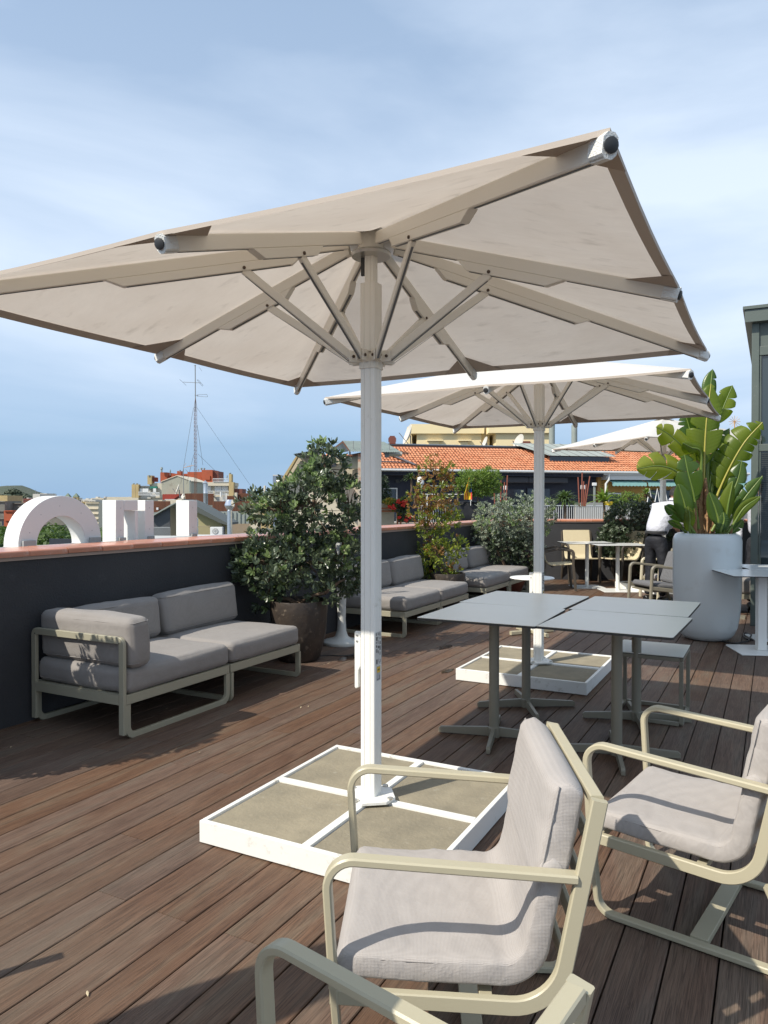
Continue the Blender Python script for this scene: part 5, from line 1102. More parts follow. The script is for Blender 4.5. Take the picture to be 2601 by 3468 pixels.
GRN = mat('grey_green_render', (.40, .40, .31), .9, bump=(1, .4), var=(.35, .7, (.31, .31, .25)), grime=(.9, .6, .75, (.24, .22, .17)))
BRK = mat('orange_brick', (.42, .10, .045), .9, var=(.5, .6, (.30, .075, .035)), bump=(3, .3))
DBRK = mat('dark_brick', (.20, .065, .045), .9, var=(.3, .6, (.13, .05, .04)))
GRY = mat('old_grey_stone', (.19, .18, .155), .9, var=(.25, .8, (.12, .115, .10)), grime=(.4, .55, .7, (.26, .25, .22)))
GREY2 = mat('grey_metal_sheet', (.28, .31, .28), .6, var=(1, .6, (.20, .22, .19)))
GALV = mat('galvanised_steel', (.52, .55, .57), .3, metal=.75, bump=(14, .3), var=(9, .5, (.42, .45, .47)))
WOODS = mat('weathered_wood', (.17, .065, .032), .85, bump=(30, .5), var=(3, .9, (.09, .035, .02)))
GREEN = mat('green_awning', (.02, .17, .12), .8)
RUST = mat('rusty_steel', (.20, .085, .045), .8, var=(4, .7, (.12, .08, .06)))
STEELG = mat('grey_steel', (.25, .25, .24), .5, metal=.4)
# city floor far below, hill, treetops
g = MB().box(-1500, 1500, -60, 3500, -26, -25).build('ground', mat('city_ground', (.10, .10, .095), .95, var=(.02, .6, (.07, .08, .05)), coord='Object')); tag(g, kind='structure')
hv = []; hf = []; nx_, ny_ = 60, 16
for i in range(nx_ + 1):
    for j in range(ny_ + 1):
        u = i / nx_; v = j / ny_; px = -700 + u * 1500; D = 900 + v * 420
        h = (26 * math.exp(-((px - 60) / 130) ** 2) + 20 * math.exp(-((px + 250) / 220) ** 2) + 9 + 3 * noise.noise(Vector((px * .02, v * 4, 0)))) * math.sin(math.pi * min(1, v * .75 + .12))
        q = atd(px, 1702, D); hv.append((q.x, q.y, -25 + (h + 14) * 1.0))
for i in range(nx_):
    for j in range(ny_): a = i * (ny_ + 1) + j; hf.append((a, a + ny_ + 1, a + ny_ + 2, a + 1))
hl = MB().add(hv, hf).build('hill', mat('wooded_hill', (.050, .070, .045), 1, var=(.03, .8, (.08, .085, .06)), bump=(.25, 1, 5, 2.0)), smooth=80); tag(hl, kind='structure')
CAN = leaf_mat('plane_tree_leaf', (.045, .085, .018), (.10, .155, .035), .6, .3); CAN2 = leaf_mat('far_tree_leaf', (.05, .07, .045), (.09, .11, .065), .7, .1)
def clump_trees(name, centres, nq, size, m, seed=0):
    mb = MB(); rg = random.Random(seed)
    for (c, r, rz) in centres:
        for _ in range(nq):
            d = rnd_dir(rg); k = (1 + .28 * noise.noise(d * 2.5 + c * .1)) * (1 - .3 * rg.random() ** 2); p = c + Vector((d.x * r, d.y * r, d.z * rz)) * k
            ax = (d + rnd_dir(rg) * .8).normalized(); s_ = ax.orthogonal().normalized(); b_ = ax.cross(s_); q = size * rg.uniform(.5, 1.2)
            a = rg.uniform(0, 3.14); u = (s_ * math.cos(a) + b_ * math.sin(a)) * q; w = (b_ * math.cos(a) - s_ * math.sin(a)) * q * .7; o = len(mb.v)
            mb.v += [tuple(p + u), tuple(p + w), tuple(p - u), tuple(p - w)]; mb.f.append((o, o+1, o+2, o+3))
    o = mb.build(name, m, None, smooth=0); return tag(o, kind='stuff')
rg = random.Random(9); cs = []
for i in range(60):
    px = rg.uniform(-120, 420); D = rg.uniform(150, 250); q = atd(px, 1702, D); cs.append((Vector((q.x, q.y, -9.3 + rg.uniform(-1.5, 1.6) - (D - 150) * .012)), rg.uniform(4.2, 6.2), rg.uniform(3.4, 4.6)))
clump_trees('avenue_treetops', cs, 620, .55, CAN, 3)
cs = []
for i in range(40):
    px = rg.uniform(-40, 150); q = atd(px, 1702, rg.uniform(880, 990)); cs.append((Vector((q.x, q.y, 4 + 10 * math.exp(-((px - 45) / 50) ** 2) + rg.uniform(-3, 1))), rg.uniform(4, 7), rg.uniform(2, 3.2)))
clump_trees('hill_wood', cs, 120, 1.6, CAN2, 4)
# far facades
def facade(label, px0, px1, yt, D, m, cols, rows, y0, dy, wfrac=.45, dep=14, ybot=1990, cornice=True, grp=None, wm=None):
    b = BL_('apartment_building', label, 'building', D, grp); b.box('wall', px0, yt, px1, ybot, m, dep)
    if cornice: b.box('cornice', px0 - 1, yt - .1, px1 + 1, yt + 3, m, .8, -.8)
    cw = (px1 - px0) / cols
    for r in range(rows):
        for c in range(cols):
            x = px0 + cw * (c + .5); y = y0 + dy * r; b.box('window', x - cw * wfrac / 2, y, x + cw * wfrac / 2, y + dy * .58, wm or GLD, .3, -.12)
        if dy > 9: b.box('balcony', px0 + 2, y0 + dy * (r + .60), px1 - 2, y0 + dy * (r + .60) + dy * .14, m, .7, -.7)
    return b
facade('old grey facade with small balconies at the far left edge of the view', -70, 17, 1697, 305, GRY, 6, 5, 1713, 26)
facade('red brick block wedged between old grey facades on the left', 14, 42, 1729, 300, BRK, 2, 3, 1748, 22, .2)
facade('grey stone block with roof terrace left of the white arch', 18, 86, 1703, 312, GRY, 5, 4, 1722, 24)
facade('dark red block behind the white arch', 88, 142, 1693, 330, DBRK, 4, 3, 1702, 18, .25)
b_ = facade('dark ornate block seen through the white arch', 128, 222, 1742, 290, GRY, 8, 2, 1765, 17, .35); b_.box('penthouse', 165, 1733, 195, 1743, PAL, 4, 1)
facade('small white block with antennas on the skyline', 112, 136, 1673, 480, PAL, 4, 2, 1680, 9, .4, cornice=False)
facade('pale slim block beside the antenna block on the skyline', 137, 159, 1671, 500, PAL, 3, 3, 1677, 9, .4, cornice=False)
facade('ochre house top with chimney at the left edge of the skyline', -30, 26, 1678, 330, OCH, 3, 1, 1686, 9, .3, cornice=False)
facade('ochre block just right of the white arch', 266, 290, 1699, 270, OCH, 2, 2, 1708, 14, .3)
facade('beige block with dark windows between the arch and the slotted letter', 289, 334, 1702, 262, CRM, 3, 4, 1712, 17, .35)
facade('long low beige building under the brick apartment tower', 362, 520, 1683, 215, CRM, 8, 1, 1690, 9, .2, cornice=False)
for i in range(30):
    px = [30, 70, 95, 160, 178, 205, 232, 262, 296, 310, 322, 340, 356, 390, 420, 455, 300, 250, 215, 190, 150, 60, 12, 860, 890, 920, 330, 375, 405, 440][i]; D = rg.uniform(420, 760); w = rg.uniform(9, 24); yt = rg.uniform(1685, 1697)
    mm, cn = rg.choice([(PAL, 'whitish'), (PAL, 'whitish'), (CRM, 'cream'), (GRY, 'old grey'), (OCH, 'ochre'), (DBRK, 'dark red')])
    b = BL_('far_block', cn + ' distant apartment block low on the city skyline', 'building', D, cn + ' distant blocks on the skyline'); b.box('wall', px - w, yt, px + w, 1790, mm, 12)
    b.box('roof_box', px - w * .3, yt - rg.uniform(2, 5), px + w * .1, yt, PAL, 5, 2)
    for k in range(int(w / 3)): b.box('window', px - w + 2 + k * 6, yt + 4, px - w + 4.2 + k * 6, yt + 9, GLD, .3, -.15)
for (px, lab) in ((227, 'left'), (255, 'right')):
    b = BL_('church_tower', lab + ' one of two square towers with green pyramid roofs', 'tower', 420, 'twin towers on the skyline'); b.box('shaft', px - 8, 1683, px + 8, 1760, OCH, 2.7)
    b.box('belfry_opening', px - 4, 1686, px + 4, 1693, GLD, .3, -.1); q = b.p(px, 1683); r = 9.5 / F_PX * 420
    MB().add([(-r, -r, 0), (r, -r, 0), (r, r, 0), (-r, r, 0), (0, 0, 2.3)], [(3, 2, 1, 0), (0, 1, 4), (1, 2, 4), (2, 3, 4), (3, 0, 4)], Matrix.Translation(q + FH * 1.35) @ ROT).build('pyramid_roof', mat('green_tiles', (.10, .14, .09), .6), b.t)
for (px, py, h) in ((121, 1673, 14), (128, 1673, 6), (182, 1683, 12), (192, 1683, 10)):
    q = atd(px, py, 470); t_ = MB().lathe([(.25, 0), (.12, h * .19)], 6, c=q).build('roof_antenna', STEELG); tag(t_, 'tiny antenna needle on the far skyline roofs', 'antenna', 'tiny skyline antennas')
# dark corrugated screen seen through the arch
b = BL_('roof_screen', 'dark corrugated screen in front of the treetops, seen through the arch', 'screen', 30)
for k in range(24): b.box('screen_rib', 167 + k * 4.5, 1824 + .05 * k, 171.2 + k * 4.5, 1853, mat('dark_sheet', (.03, .035, .045), .5), .05)
# ---- brick and cream apartment tower (zoom frame 350,1550 scale .3014)
Z = lambda x, y: (350 + .3014 * x, 1550 + .3014 * y)
b = BL_('apartment_tower', 'stepped apartment building with orange brick penthouses and cream balconies', 'building', 150, conv=Z)
for (a, nm, m, dep, dD) in (((640, 165, 716, 280), 'brick_penthouse', BRK, 6, 1), ((716, 180, 1000, 290), 'brick_penthouse', BRK, 6, 3), ((945, 160, 1106, 290), 'brick_penthouse', BRK, 5, 1.5), ((1104, 137, 1226, 280), 'brick_penthouse', BRK, 6, 0),
    ((1226, 152, 1292, 280), 'brick_recess', DBRK, 5, .6), ((495, 200, 542, 300), 'chimney_stack', OCH, 2, .5), ((542, 218, 566, 268), 'brick_penthouse', DBRK, 3, 1), ((520, 285, 660, 450), 'wall', CRM, 8, 1.2), ((395, 322, 530, 460), 'wall', PAL, 8, 1), ((318, 300, 360, 450), 'chimney_stack', OCH, 1.2, 0), ((362, 300, 396, 450), 'chimney_stack', OCH, 1.2, 0),
    ((985, 275, 1432, 316), 'parapet_band', CRM, 8, -.5), ((985, 316, 1425, 470), 'wall', CRM, 8, .6), ((1410, 185, 1440, 430), 'chimney_stack', OCH, 1.5, -.7), ((1438, 275, 1464, 430), 'chimney_stack', OCH, 1.5, -.7), ((1465, 350, 1562, 420), 'brick_annex', DBRK, 4, 0), ((395, 416, 1500, 560), 'lower_floor', CRM, 10, 1.5), ((760, 200, 790, 290), 'brick_pier', BRK, 1, 1.5), ((828, 150, 872, 220), 'chimney_stack', BRK, 1.5, 1)):
    b.box(nm, *a, m, dep, dD)
for (a) in ((440, 347, 505, 385), (408, 347, 434, 385), (560, 345, 592, 386), (1250, 319, 1328, 378), (1332, 319, 1402, 378), (1175, 319, 1206, 375), (998, 319, 1060, 358), (1075, 319, 1120, 375), (1025, 205, 1088, 248), (1140, 198, 1198, 248)): b.win(*a, dD=.35 if a[1] > 300 else -.2, frame=FRW if a[1] > 300 else BRK)
b.poly('green_awning', [(524, 322), (602, 322), (606, 343), (520, 348)], GREEN, .6, .4); b.box('flat_roof_edge', 400, 316, 528, 324, STEELG, 5, .5)
for a in ((395, 386, 528, 420), (532, 392, 630, 430), (1250, 376, 1425, 416), (985, 376, 1240, 400), (1230, 236, 1400, 272)): b.rail('balcony_railing', *a, FRW, 16, -.6, .06)
for (x, y0, y1, w) in ((655, 108, 165, 26), (752, 135, 200, 12), (862, 138, 160, 18), (1102, 115, 140, 22), (1134, 117, 140, 22), (1070, 125, 155, 10), (1390, 198, 250, 12), (516, 196, 215, 20), (341, 288, 305, 24), (378, 288, 305, 24), (1424, 170, 190, 26)):
    b.cyl('roof_vent', x, y0, y1, w * .3014, GREY2, .5, cap=[(.7, 0), (.7, .55), (1.15, .6), (1.15, .8), (.9, .85), (.9, 1)])
# gable house
b = BL_('gable_house', 'grey green windowless gable wall in front of the brick apartment tower', 'building', 100, conv=Z)
b.poly('gable_wall', [(655, 262), (825, 203), (985, 262), (985, 400), (655, 420)], GRN, 9); b.poly('verge', [(645, 266), (825, 197), (995, 262), (995, 268), (825, 205), (645, 274)], CRM, 9.2, -.1)
b.win(815, 297, 842, 346, dD=-.05, frame=GRN); b.poly('red_lean_to_wall', [(665, 410), (875, 410), (780, 470), (665, 475)], mat('red_render', (.28, .035, .02), .8), 2, -1.5); b.box('white_verge', 690, 466, 800, 472, FRW, .3, -2)
b.cyl('wall_pipe', 972, 250, 390, 5, GREY2, -.4, cap=[(1, 0), (1, .85), (1.5, .86), (1.3, .95), (.5, 1)])
# timber slat screens
b = BL_('timber_screen', 'dark brown timber slat screens on the roofs below the apartment tower', 'fence', 72, conv=Z)
for (x0, y0, x1, y1, n, dd) in ((920, 402, 1240, 532, 11, 0), (1226, 492, 1650, 602, 10, -1), (1385, 430, 1474, 490, 6, .4), (1502, 400, 1665, 492, 8, .3), (500, 488, 752, 612, 12, -.6)):
    for k in range(n):
        f = (y1 - y0) / n; b.box('slat', x0 + rg.uniform(-2, 2), y0 + f * k, x1 + rg.uniform(-2, 2), y0 + f * (k + .86), WOODS, .05, dd)
    b.box('screen_backing', x0, y0, x1, y1, mat('dark_brown', (.03, .012, .008), .9), .05, dd + .12)
b.box('cream_post', 1474, 393, 1500, 495, CRM, .4, -.2); b.box('cream_panel', 1240, 440, 1386, 490, PAL, .2, .6); b.box('cream_post', 1236, 375, 1250, 445, CRM, .3, .3)
for k in range(4): b.cyl('vent_pipe', 1345 + k * 14, 400, 490, 2.4, FRW, -.2)
b.cyl('vent_pipe', 1322, 385, 440, 6, FRW, -.4)
for a in ((595, 560, 616, 586), (1228, 562, 1255, 592), (1262, 560, 1288, 594)): b.box('meter_box', *a, FRW, .2, -.9)
# louvred shed with pitched roof
b = BL_('roof_shed', 'rooftop plant shed with louvred gable and dark pitched roof', 'shed', 46, conv=Z)
b.poly('gable_wall', [(500, 690), (752, 545), (752, 900), (500, 900)], CRM, 3, .25)
b.poly('side_wall', [(968, 570), (1330, 745), (1330, 900), (968, 900)], mat('yellow_green_render', (.40, .36, .18), .9, var=(.8, .5, (.33, .30, .17))), 3, .2)
b.poly('roof_left_verge', [(506, 668), (752, 528), (890, 470), (752, 545), (510, 682)], GREY2, 3, -.4); b.poly('roof_slab', [(880, 468), (965, 500), (1392, 735), (1392, 760), (1310, 735), (965, 570), (880, 500)], mat('dark_roof_sheet', (.085, .095, .085), .6, bump=(5, .4)), 3.5, -.5)
for k in range(26):
    y = 560 + k * 12.4; x0 = max(514, 752 - (y - 548) * 1.68)
    if x0 < 745: b.box('louvre', x0, y, 748, y + 7.5, mat('louvre_grey', (.12, .125, .13), .5), .09, -.05)
b.poly('louvre_backing', [(514, 690), (750, 552), (750, 880), (514, 880)], EDGE, .05, .12)
b.rail('roof_railing', 515, 784, 750, 880, mat('railing_grey', (.30, .31, .31), .5), 20, -1.6, .028); b.rail('roof_railing', 1060, 770, 1200, 872, mat('railing_ochre', (.36, .30, .18), .6), 13, -1.2, .03)
b.box('white_kerb', 515, 880, 985, 912, FRW, .3, -2.2); b.box('dark_post', 1333, 770, 1360, 875, EDGE, .2, 0)
def ac(x0, y0, x1, y1, D, lab):
    b = BL_('air_conditioner', lab, 'air conditioner', D, 'white air conditioning units on the roof', conv=Z); b.box('casing', x0, y0, x1, y1, FRW, .32, 0, .01)
    q = b.p((x0 + x1) / 2 - (x1 - x0) * .08, (y0 + y1) / 2, D - .01); r = (y1 - y0) * .3014 * .36 / F_PX * D; M = Matrix.Translation(q) @ (-FH).to_track_quat('Z', 'Y').to_matrix().to_4x4()
    MB(M).lathe([(0, 0), (r, 0), (r, .012), (r * .93, .016), (r * .9, .004), (0, .004)], 24).build('fan_ring', STEELG, b.t)
    m = MB(M)
    for k in range(5): m.lathe([(r * (.15 + .17 * k), .012), (r * (.18 + .17 * k), .016), (r * (.21 + .17 * k), .012)], 20)
    m.build('fan_grille', FRW, b.t)
ac(974, 678, 1052, 778, 43, 'upper white air conditioner stacked beside the lattice mast'); ac(974, 786, 1052, 884, 43, 'lower white air conditioner stacked beside the lattice mast'); ac(1200, 780, 1336, 872, 42, 'wide white air conditioner under the sloping shed roof')
b = BL_('low_roof', 'grey green sheet roof behind the lantern topped flue', 'roof', 62, conv=Z)
b.poly('roof_sheet', [(1226, 612), (1660, 600), (1700, 745), (1320, 745)], GREY2, .4)
for k in range(9): b.box('standing_seam', 1262 + k * 46, 612, 1265 + k * 46, 742, GREY2, .1, -.08)
for k in range(16): b.box('fence_slat', 1452 + k * 13, 742, 1460 + k * 13, 900, mat('ochre_wood', (.36, .25, .14), .8), .05, -1)
b = BL_('flue_pipe', 'tall galvanised flue with conical cap before the apartment tower', 'flue', 56, conv=Z); b.cyl('pipe', 1150, 292, 590, 15.6, GALV, 0, cap=[(1, 0), (1, .62), (1.06, .63), (1.06, .64), (1, .65), (1, 1)], n=20); b.cyl('cone_cap', 1145, 255, 288, 21, GALV, 0, cap=[(1, 0), (.05, 1)], n=20)
b = BL_('flue_pipe', 'shiny flue with lantern shaped cowl beside the big potted shrub', 'flue', 36, conv=Z); b.cyl('pipe', 1420, 592, 880, 17, GALV, 0, n=20); b.cyl('cowl', 1420, 472, 592, 35, mat('bright_steel', (.75, .76, .78), .15, metal=.9), 0, cap=[(.44, 0), (.50, .05), (1, .42), (1, .5), (.62, 1), (.3, 1.0)], n=10)
b = BL_('flue_pipe', 'pale concrete chimney pipe on the skyline left of the shrub', 'chimney', 120, 'far pale chimney pipes'); b.cyl('pipe', 897, 1645, 1690, 7.5, CRM)
b = BL_('flue_pipe', 'shorter thin chimney pipe on the skyline left of the shrub', 'chimney', 125, 'far pale chimney pipes'); b.cyl('pipe', 912, 1653, 1690, 5.5, CRM)
b = BL_('glass_tower', 'distant glass office tower behind the top of the shrub', 'building', 420); b.box('tower_body', 924, 1611, 950, 1790, mat('tower_glass', (.20, .24, .30), .2), 12); b.box('dark_strip', 936, 1625, 950, 1652, DBRK, .5, -.6); b.box('roof_frame', 924, 1608, 950, 1612, PAL, 12)
b = BL_('roof_parapet', 'low pale parapet beyond the left wall, right of the letters', 'wall', 20); b.box('parapet_body', 645, 1816, 1240, 1900, PAL, .3); b.box('parapet_cap', 643, 1813, 1242, 1817, FRW, .4, -.05)
def dish(x, y, D, r, tilt, lab, cv=None):
    x, y = (cv or (lambda a, b: (a, b)))(x, y); q = atd(x, y, D); t = empty('satellite_dish', q); tag(t, lab, 'satellite dish'); d = (-FH * math.cos(tilt) + RT * -math.sin(tilt) + UZ * .35).normalized(); M = d.to_track_quat('Z', 'Y').to_matrix().to_4x4()
    MB(M).lathe([(0, 0), (r * .5, .03 * r * 2), (r, .13 * r * 2), (r * .98, .15 * r * 2), (r * .5, .05 * r * 2), (0, .02)], 24).build('reflector', PAL, t, smooth=60)
    MB().tube([d * .1 - UZ * r * .9, d * r * 1.1 - UZ * r * .15], .02 * D / 40, 6).build('feed_arm', STEELG, t); MB().tube([Vector((0, 0, 0)) - d * .05, -UZ * r * 1.6 - d * .1], .03 * D / 40, 6).build('mount', STEELG, t)
dish(845, 360, 48, .36, 1.25, 'grey satellite dish edge-on at the shed ridge', Z); dish(900, 440, 47, .22, .9, 'dark mesh dish beside the edge-on dish', Z)
dish(1388, 1474, 52, .75, 1.38, 'large ochre satellite dish at the corner of the yellow building'); dish(1762, 1500, 52, .6, 1.2, 'slim satellite dish above the right part of the tiled roof'); dish(1646, 1500, 50, .42, 1.4, 'narrow edge-on dish on the ridge of the tiled roof')
# lattice mast with guy wires and aerials
MD = 44; b = BL_('lattice_mast', 'tall rusty lattice antenna mast with guy wires', 'mast', MD)
a0 = atd(662, 1833, MD); a1 = atd(662, 1380, MD); r = .085; m = MB(); leg = []
for k in range(3): an = 2 * math.pi * k / 3 + .3; o_ = Vector((r * math.cos(an), r * math.sin(an), 0)); leg.append(o_); MB().tube([a0 + o_, a1 + o_, a1 + UZ * .62], .011, 5).build('mast_leg', RUST, b.t)
n = 34; H_ = (a1 - a0).z
for i in range(n):
    z0, z1 = H_ * i / n, H_ * (i + 1) / n
    for k in range(3): m.tube([a0 + leg[k] + UZ * z0, a0 + leg[(k+1) % 3] + UZ * z1], .0045, 4); m.tube([a0 + leg[k] + UZ * z1, a0 + leg[(k+1) % 3] + UZ * z1], .0045, 4)
tag(m.build('lattice', RUST, b.t), kind='stuff'); top = atd(661, 1236, MD); MB().tube([a1 - UZ * .2, top], .028, 6).build('top_pole', STEELG, b.t)
for (x, y, y2) in ((655, 1385, 1640), (654, 1384, 1560)): pass
for (s_, e_, dd) in (((668, 1382), (862, 1665), 6), ((670, 1537), (760, 1625), 3), ((655, 1382), (612, 1640), 2), ((668, 1440), (687, 1575), 10), ((656, 1540), (632, 1640), 4)): MB().tube([atd(*s_, MD), atd(*e_, MD + dd)], .010, 4).build('guy_wire', STEELG, b.t)
def aerial(cx_, cy_, boom, els, lab, m=STEELG, D=MD, par=None):
    q = MB(); A0 = atd(*boom[0], D); A1 = atd(*boom[1], D); q.tube([A0, A1], .014, 5)
    for (p_, r_) in els: q.tube([atd(*p_, D - .1), atd(*r_, D + .1)], .009, 4)
    return q.build('aerial', m, par or b.t)
aerial(0, 0, ((620, 1294), (681, 1297)), (((608, 1284), (631, 1306)), ((667, 1287), (686, 1308)), ((671, 1286), (688, 1305)), ((667, 1287), (671, 1286)), ((686, 1308), (688, 1305))), '')
aerial(0, 0, ((659, 1338), (672, 1340)), (((668, 1337), (700, 1336)), ((700, 1336), (703, 1341)), ((703, 1344), (668, 1342)), ((668, 1337), (668, 1342)), ((703, 1341), (703, 1344))), '')
aerial(0, 0, ((657, 1238), (664, 1239)), (((661, 1236), (661, 1246)), ((674, 1243), (684, 1257))), '')
MB().tube([atd(621, 1587, MD - 2), atd(622, 1680, MD - 2)], .022, 5).build('side_pole', STEELG, b.t)
aerial(0, 0, ((622, 1584), (656, 1576)), (((624, 1578), (630, 1568)), ((634, 1583), (637, 1577)), ((640, 1582), (643, 1575)), ((646, 1580), (648, 1574)), ((628, 1590), (636, 1598))), '', mat('orange_aerial', (.5, .26, .08), .5), MD - 2)
# ---- concrete building and green sheds behind the big shrub (zoom frame 900,1400 scale .5425)
Y = lambda x, y: (900 + .5425 * x, 1400 + .5425 * y)
b = BL_('rooftop_house', 'beige rendered rooftop house with corrugated lean-to behind the big shrub', 'building', 33, conv=Y)
b.poly('side_wall', [(95, 420), (190, 275), (420, 262), (620, 262), (620, 760), (95, 760)], CRM, 5, 1); b.poly('sloped_parapet', [(88, 425), (188, 268), (200, 268), (112, 420), (112, 470), (88, 470)], OCH, .5, .4)
b.poly('front_pier', [(575, 252), (626, 250), (626, 760), (575, 760)], mat('rust_stained_render', (.50, .42, .32), .9, grime=(.9, .5, .62, (.38, .12, .05))), 1.2, -.3)
b.poly('upper_wall', [(478, 278), (575, 258), (575, 345), (470, 340)], GRN, .5, .2); b.poly('rusty_edge', [(470, 268), (620, 238), (620, 250), (470, 280)], RUST, .5, -.1)
b.poly('window_band', [(300, 300), (440, 290), (440, 330), (300, 345)], GLD, .1, .8)
COR = mat('corrugated_sheet', (.17, .21, .19), .5, metal=.2, var=(1.5, .7, (.25, .29, .26)))
def corr(nm, c0, c1, c2, c3, n, m, par, D0, D1):
    """corrugated roof patch: front edge c0-c1 at depth D0, back edge c3-c2 at depth D1"""
    P0, P1, P2, P3 = b.p(*c0, D0), b.p(*c1, D0), b.p(*c2, D1), b.p(*c3, D1); vs = []; fs = []; k = n * 4
    for i in range(k + 1):
        f = i / k; h = .022 * math.sin(2 * math.pi * f * n); vs += [P0.lerp(P1, f) + UZ * h, P3.lerp(P2, f) + UZ * h]
    for i in range(k): fs.append((2*i, 2*i + 2, 2*i + 3, 2*i + 1))
    return MB().add(vs, fs).build(nm, m, par)
corr('corrugated_roof', (172, 256), (330, 226), (352, 236), (215, 250), 16, COR, b.t, 31.5, 35); 
for k in range(12): b.poly('awning_slat', [(176 + k * 12, 254 - k * 2.4), (182 + k * 12, 253 - k * 2.4), (186 + k * 12, 262 - k * 1.2), (180 + k * 12, 263 - k * 1.2)], GREY2, 2.5, -1.2)
b = BL_('greenhouse_shed', 'green sheet metal pitched shed roof on posts above the beige house', 'shed', 34, conv=Y)
corr('corrugated_roof', (520, 238), (850, 242), (740, 178), (480, 170), 30, COR, b.t, 32.5, 36); corr('corrugated_roof', (425, 214), (490, 240), (520, 236), (480, 170), 8, COR, b.t, 33, 36)
b.poly('gable_frame', [(428, 212), (482, 172), (530, 238), (520, 238), (480, 184), (436, 214)], RUST, .1, -1.3)
for (x0, x1) in ((520, 530), (610, 618), (742, 770), (440, 446)): b.box('shed_post', x0, 236, x1, 275, STEELG, .15, -1)
b.box('shed_wall', 745, 240, 852, 256, PAL, 1.5, -.5)
for k in range(4): b.box('roof_bar', 545 + k * 75, 172 + k * 2, 549 + k * 75, 240, STEELG, .05, -.9)
# ---- tiled building
TL = mat('roof_tile_terracotta', (.50, .185, .085), .8, bump=(7, .4), var=(1.1, .8, (.62, .30, .16)), grime=(2.6, .58, .72, (.36, .18, .11)))
b = BL_('tiled_house', 'long low house with terracotta barrel tile roof and dark blue walls', 'building', 42)
LN = 24.5; TH0 = math.radians(9)
e0 = atd(1285, 1588, 42.0); ang = YAW + math.radians(14); ux = Vector((math.cos(ang), math.sin(ang), 0)); vy = Vector((-ux.y, ux.x, 0)); ze = e0.z
RZ = Matrix(((ux.x, vy.x, 0, e0.x), (ux.y, vy.y, 0, e0.y), (0, 0, 1, 0), (0, 0, 0, 1)))
def tiled(x0, x1, z0, run, rise, y0=0, hipL=0):
    vs = []; fs = []; pit = .205; row = .36; nr_ = int(math.hypot(run, rise) / row); nc_ = int((x1 - x0) / pit); sg = 6; sl = Vector((0, run, rise)).normalized(); nn = Vector((0, -rise, run)).normalized()
    for r in range(nr_):
        off = 0
        for c in range(nc_):
            x = x0 + (c + .5) * pit
            if hipL and x - x0 < hipL * r / nr_: continue
            o = len(vs); jit = random.uniform(-.012, .012); jr = random.uniform(-.008, .012)
            for (q, s_, h) in ((0, 0.0, .042 + jr), (1, row * 1.08, .004 + jr)):
                base = Vector((x + jit, y0, z0)) + sl * (r * row + s_ - .04)
                for k in range(sg + 1):
                    a = math.pi * k / sg; rr = (.088 if q == 0 else .070); vs.append(base + Vector((-math.cos(a) * rr, 0, 0)) + nn * (h + math.sin(a) * rr * .75))
            for k in range(sg): fs.append((o + k, o + k + 1, o + sg + 2 + k, o + sg + 1 + k))
            fs.append(tuple(o + k for k in range(sg, -1, -1)))
    return MB(RZ).add(vs, fs)
run, rise = 3.6, 1.62
o = tiled(0, LN, ze, run, rise).build('roof_tiles', TL, b.t, smooth=50); tag(o, kind='stuff')
def rb(nm, x0, x1, y0, y1, z0, z1, m, bev=0, par=None): return MB(RZ).box(x0, x1, y0, y1, z0, z1).build(nm, m, par or b.t, bevel=bev)
MB(RZ).add([(0, -.1, ze - .02), (LN, -.1, ze - .02), (LN, run, ze + rise), (0, run, ze + rise), (0, run, ze - .3), (LN, run, ze - .3), (0, -.1, ze - .06), (LN, -.1, ze - .06)], [(0, 1, 2, 3), (6, 0, 3, 4), (7, 5, 2, 1), (6, 7, 1, 0), (3, 2, 5, 4)]).build('roof_deck', mat('tile_dark_bed', (.16, .055, .03), .9), b.t)  # roof deck in a darker terracotta than the tiles
NAVY = mat('navy_wall', (.022, .026, .042), .8, var=(.5, .5, (.032, .036, .050))); GUT = mat('white_gutter', (.60, .61, .60), .4)
zf = .25; LB = 14.1
rb('ridge_cap', -.3, LN, run - .08, run + .18, ze + rise, ze + rise + .10, mat('lead_ridge', (.06, .065, .075), .5), .02); rb('ridge_cap', -.3, LN, run + .5, run + .8, ze + rise + .12, ze + rise + .17, GALV)
m = MB(RZ); m.tube([(-.2, -.20, ze - .06), (LN, -.20, ze - .06)], .075, 10); m.build('gutter', GUT, b.t, smooth=60); rb('fascia', 0, LB, -.10, 0, ze - .22, ze - .04, NAVY); rb('fascia', LB + .002, LN, -.10, 0, ze - .22, ze - .04, GUT)
rb('wall', .0, LB, .8, 1.0, zf, ze - .1, NAVY); rb('soffit_beam', 0, LB, .0, .8, ze - .34, ze - .225, NAVY); rb('terrace_floor', -3, LN, -3.2, 5, zf - .35, zf, mat('terrace_tiles', (.30, .25, .20), .8)); rb('terrace_wall', -3, LN, -3.25, -3.2, -9, zf - .02, CRM); rb('wall', LB, LB + .25, .6, 1.0, zf, ze - .1, mat('yellow_brick_bed', (.40, .23, .07), .9))
YB = mat('yellow_brick', (.50, .29, .075), .8, var=(2, .6, (.42, .24, .06)), bump=(20, .3)); m = MB(RZ)
for r in range(22):
    z = zf + 1.05 + r * .075
    for c in range(22):
        x = LB + .26 + c * .27 + (.135 if r % 2 else 0)
        if LB + .62 < x < LB + 1.75 and .95 < z - zf < 1.78: continue
        if x > LB + 3.2 and z - zf < 1.95: continue
        m.box(x, x + .258, .60, .66, z, z + .064)
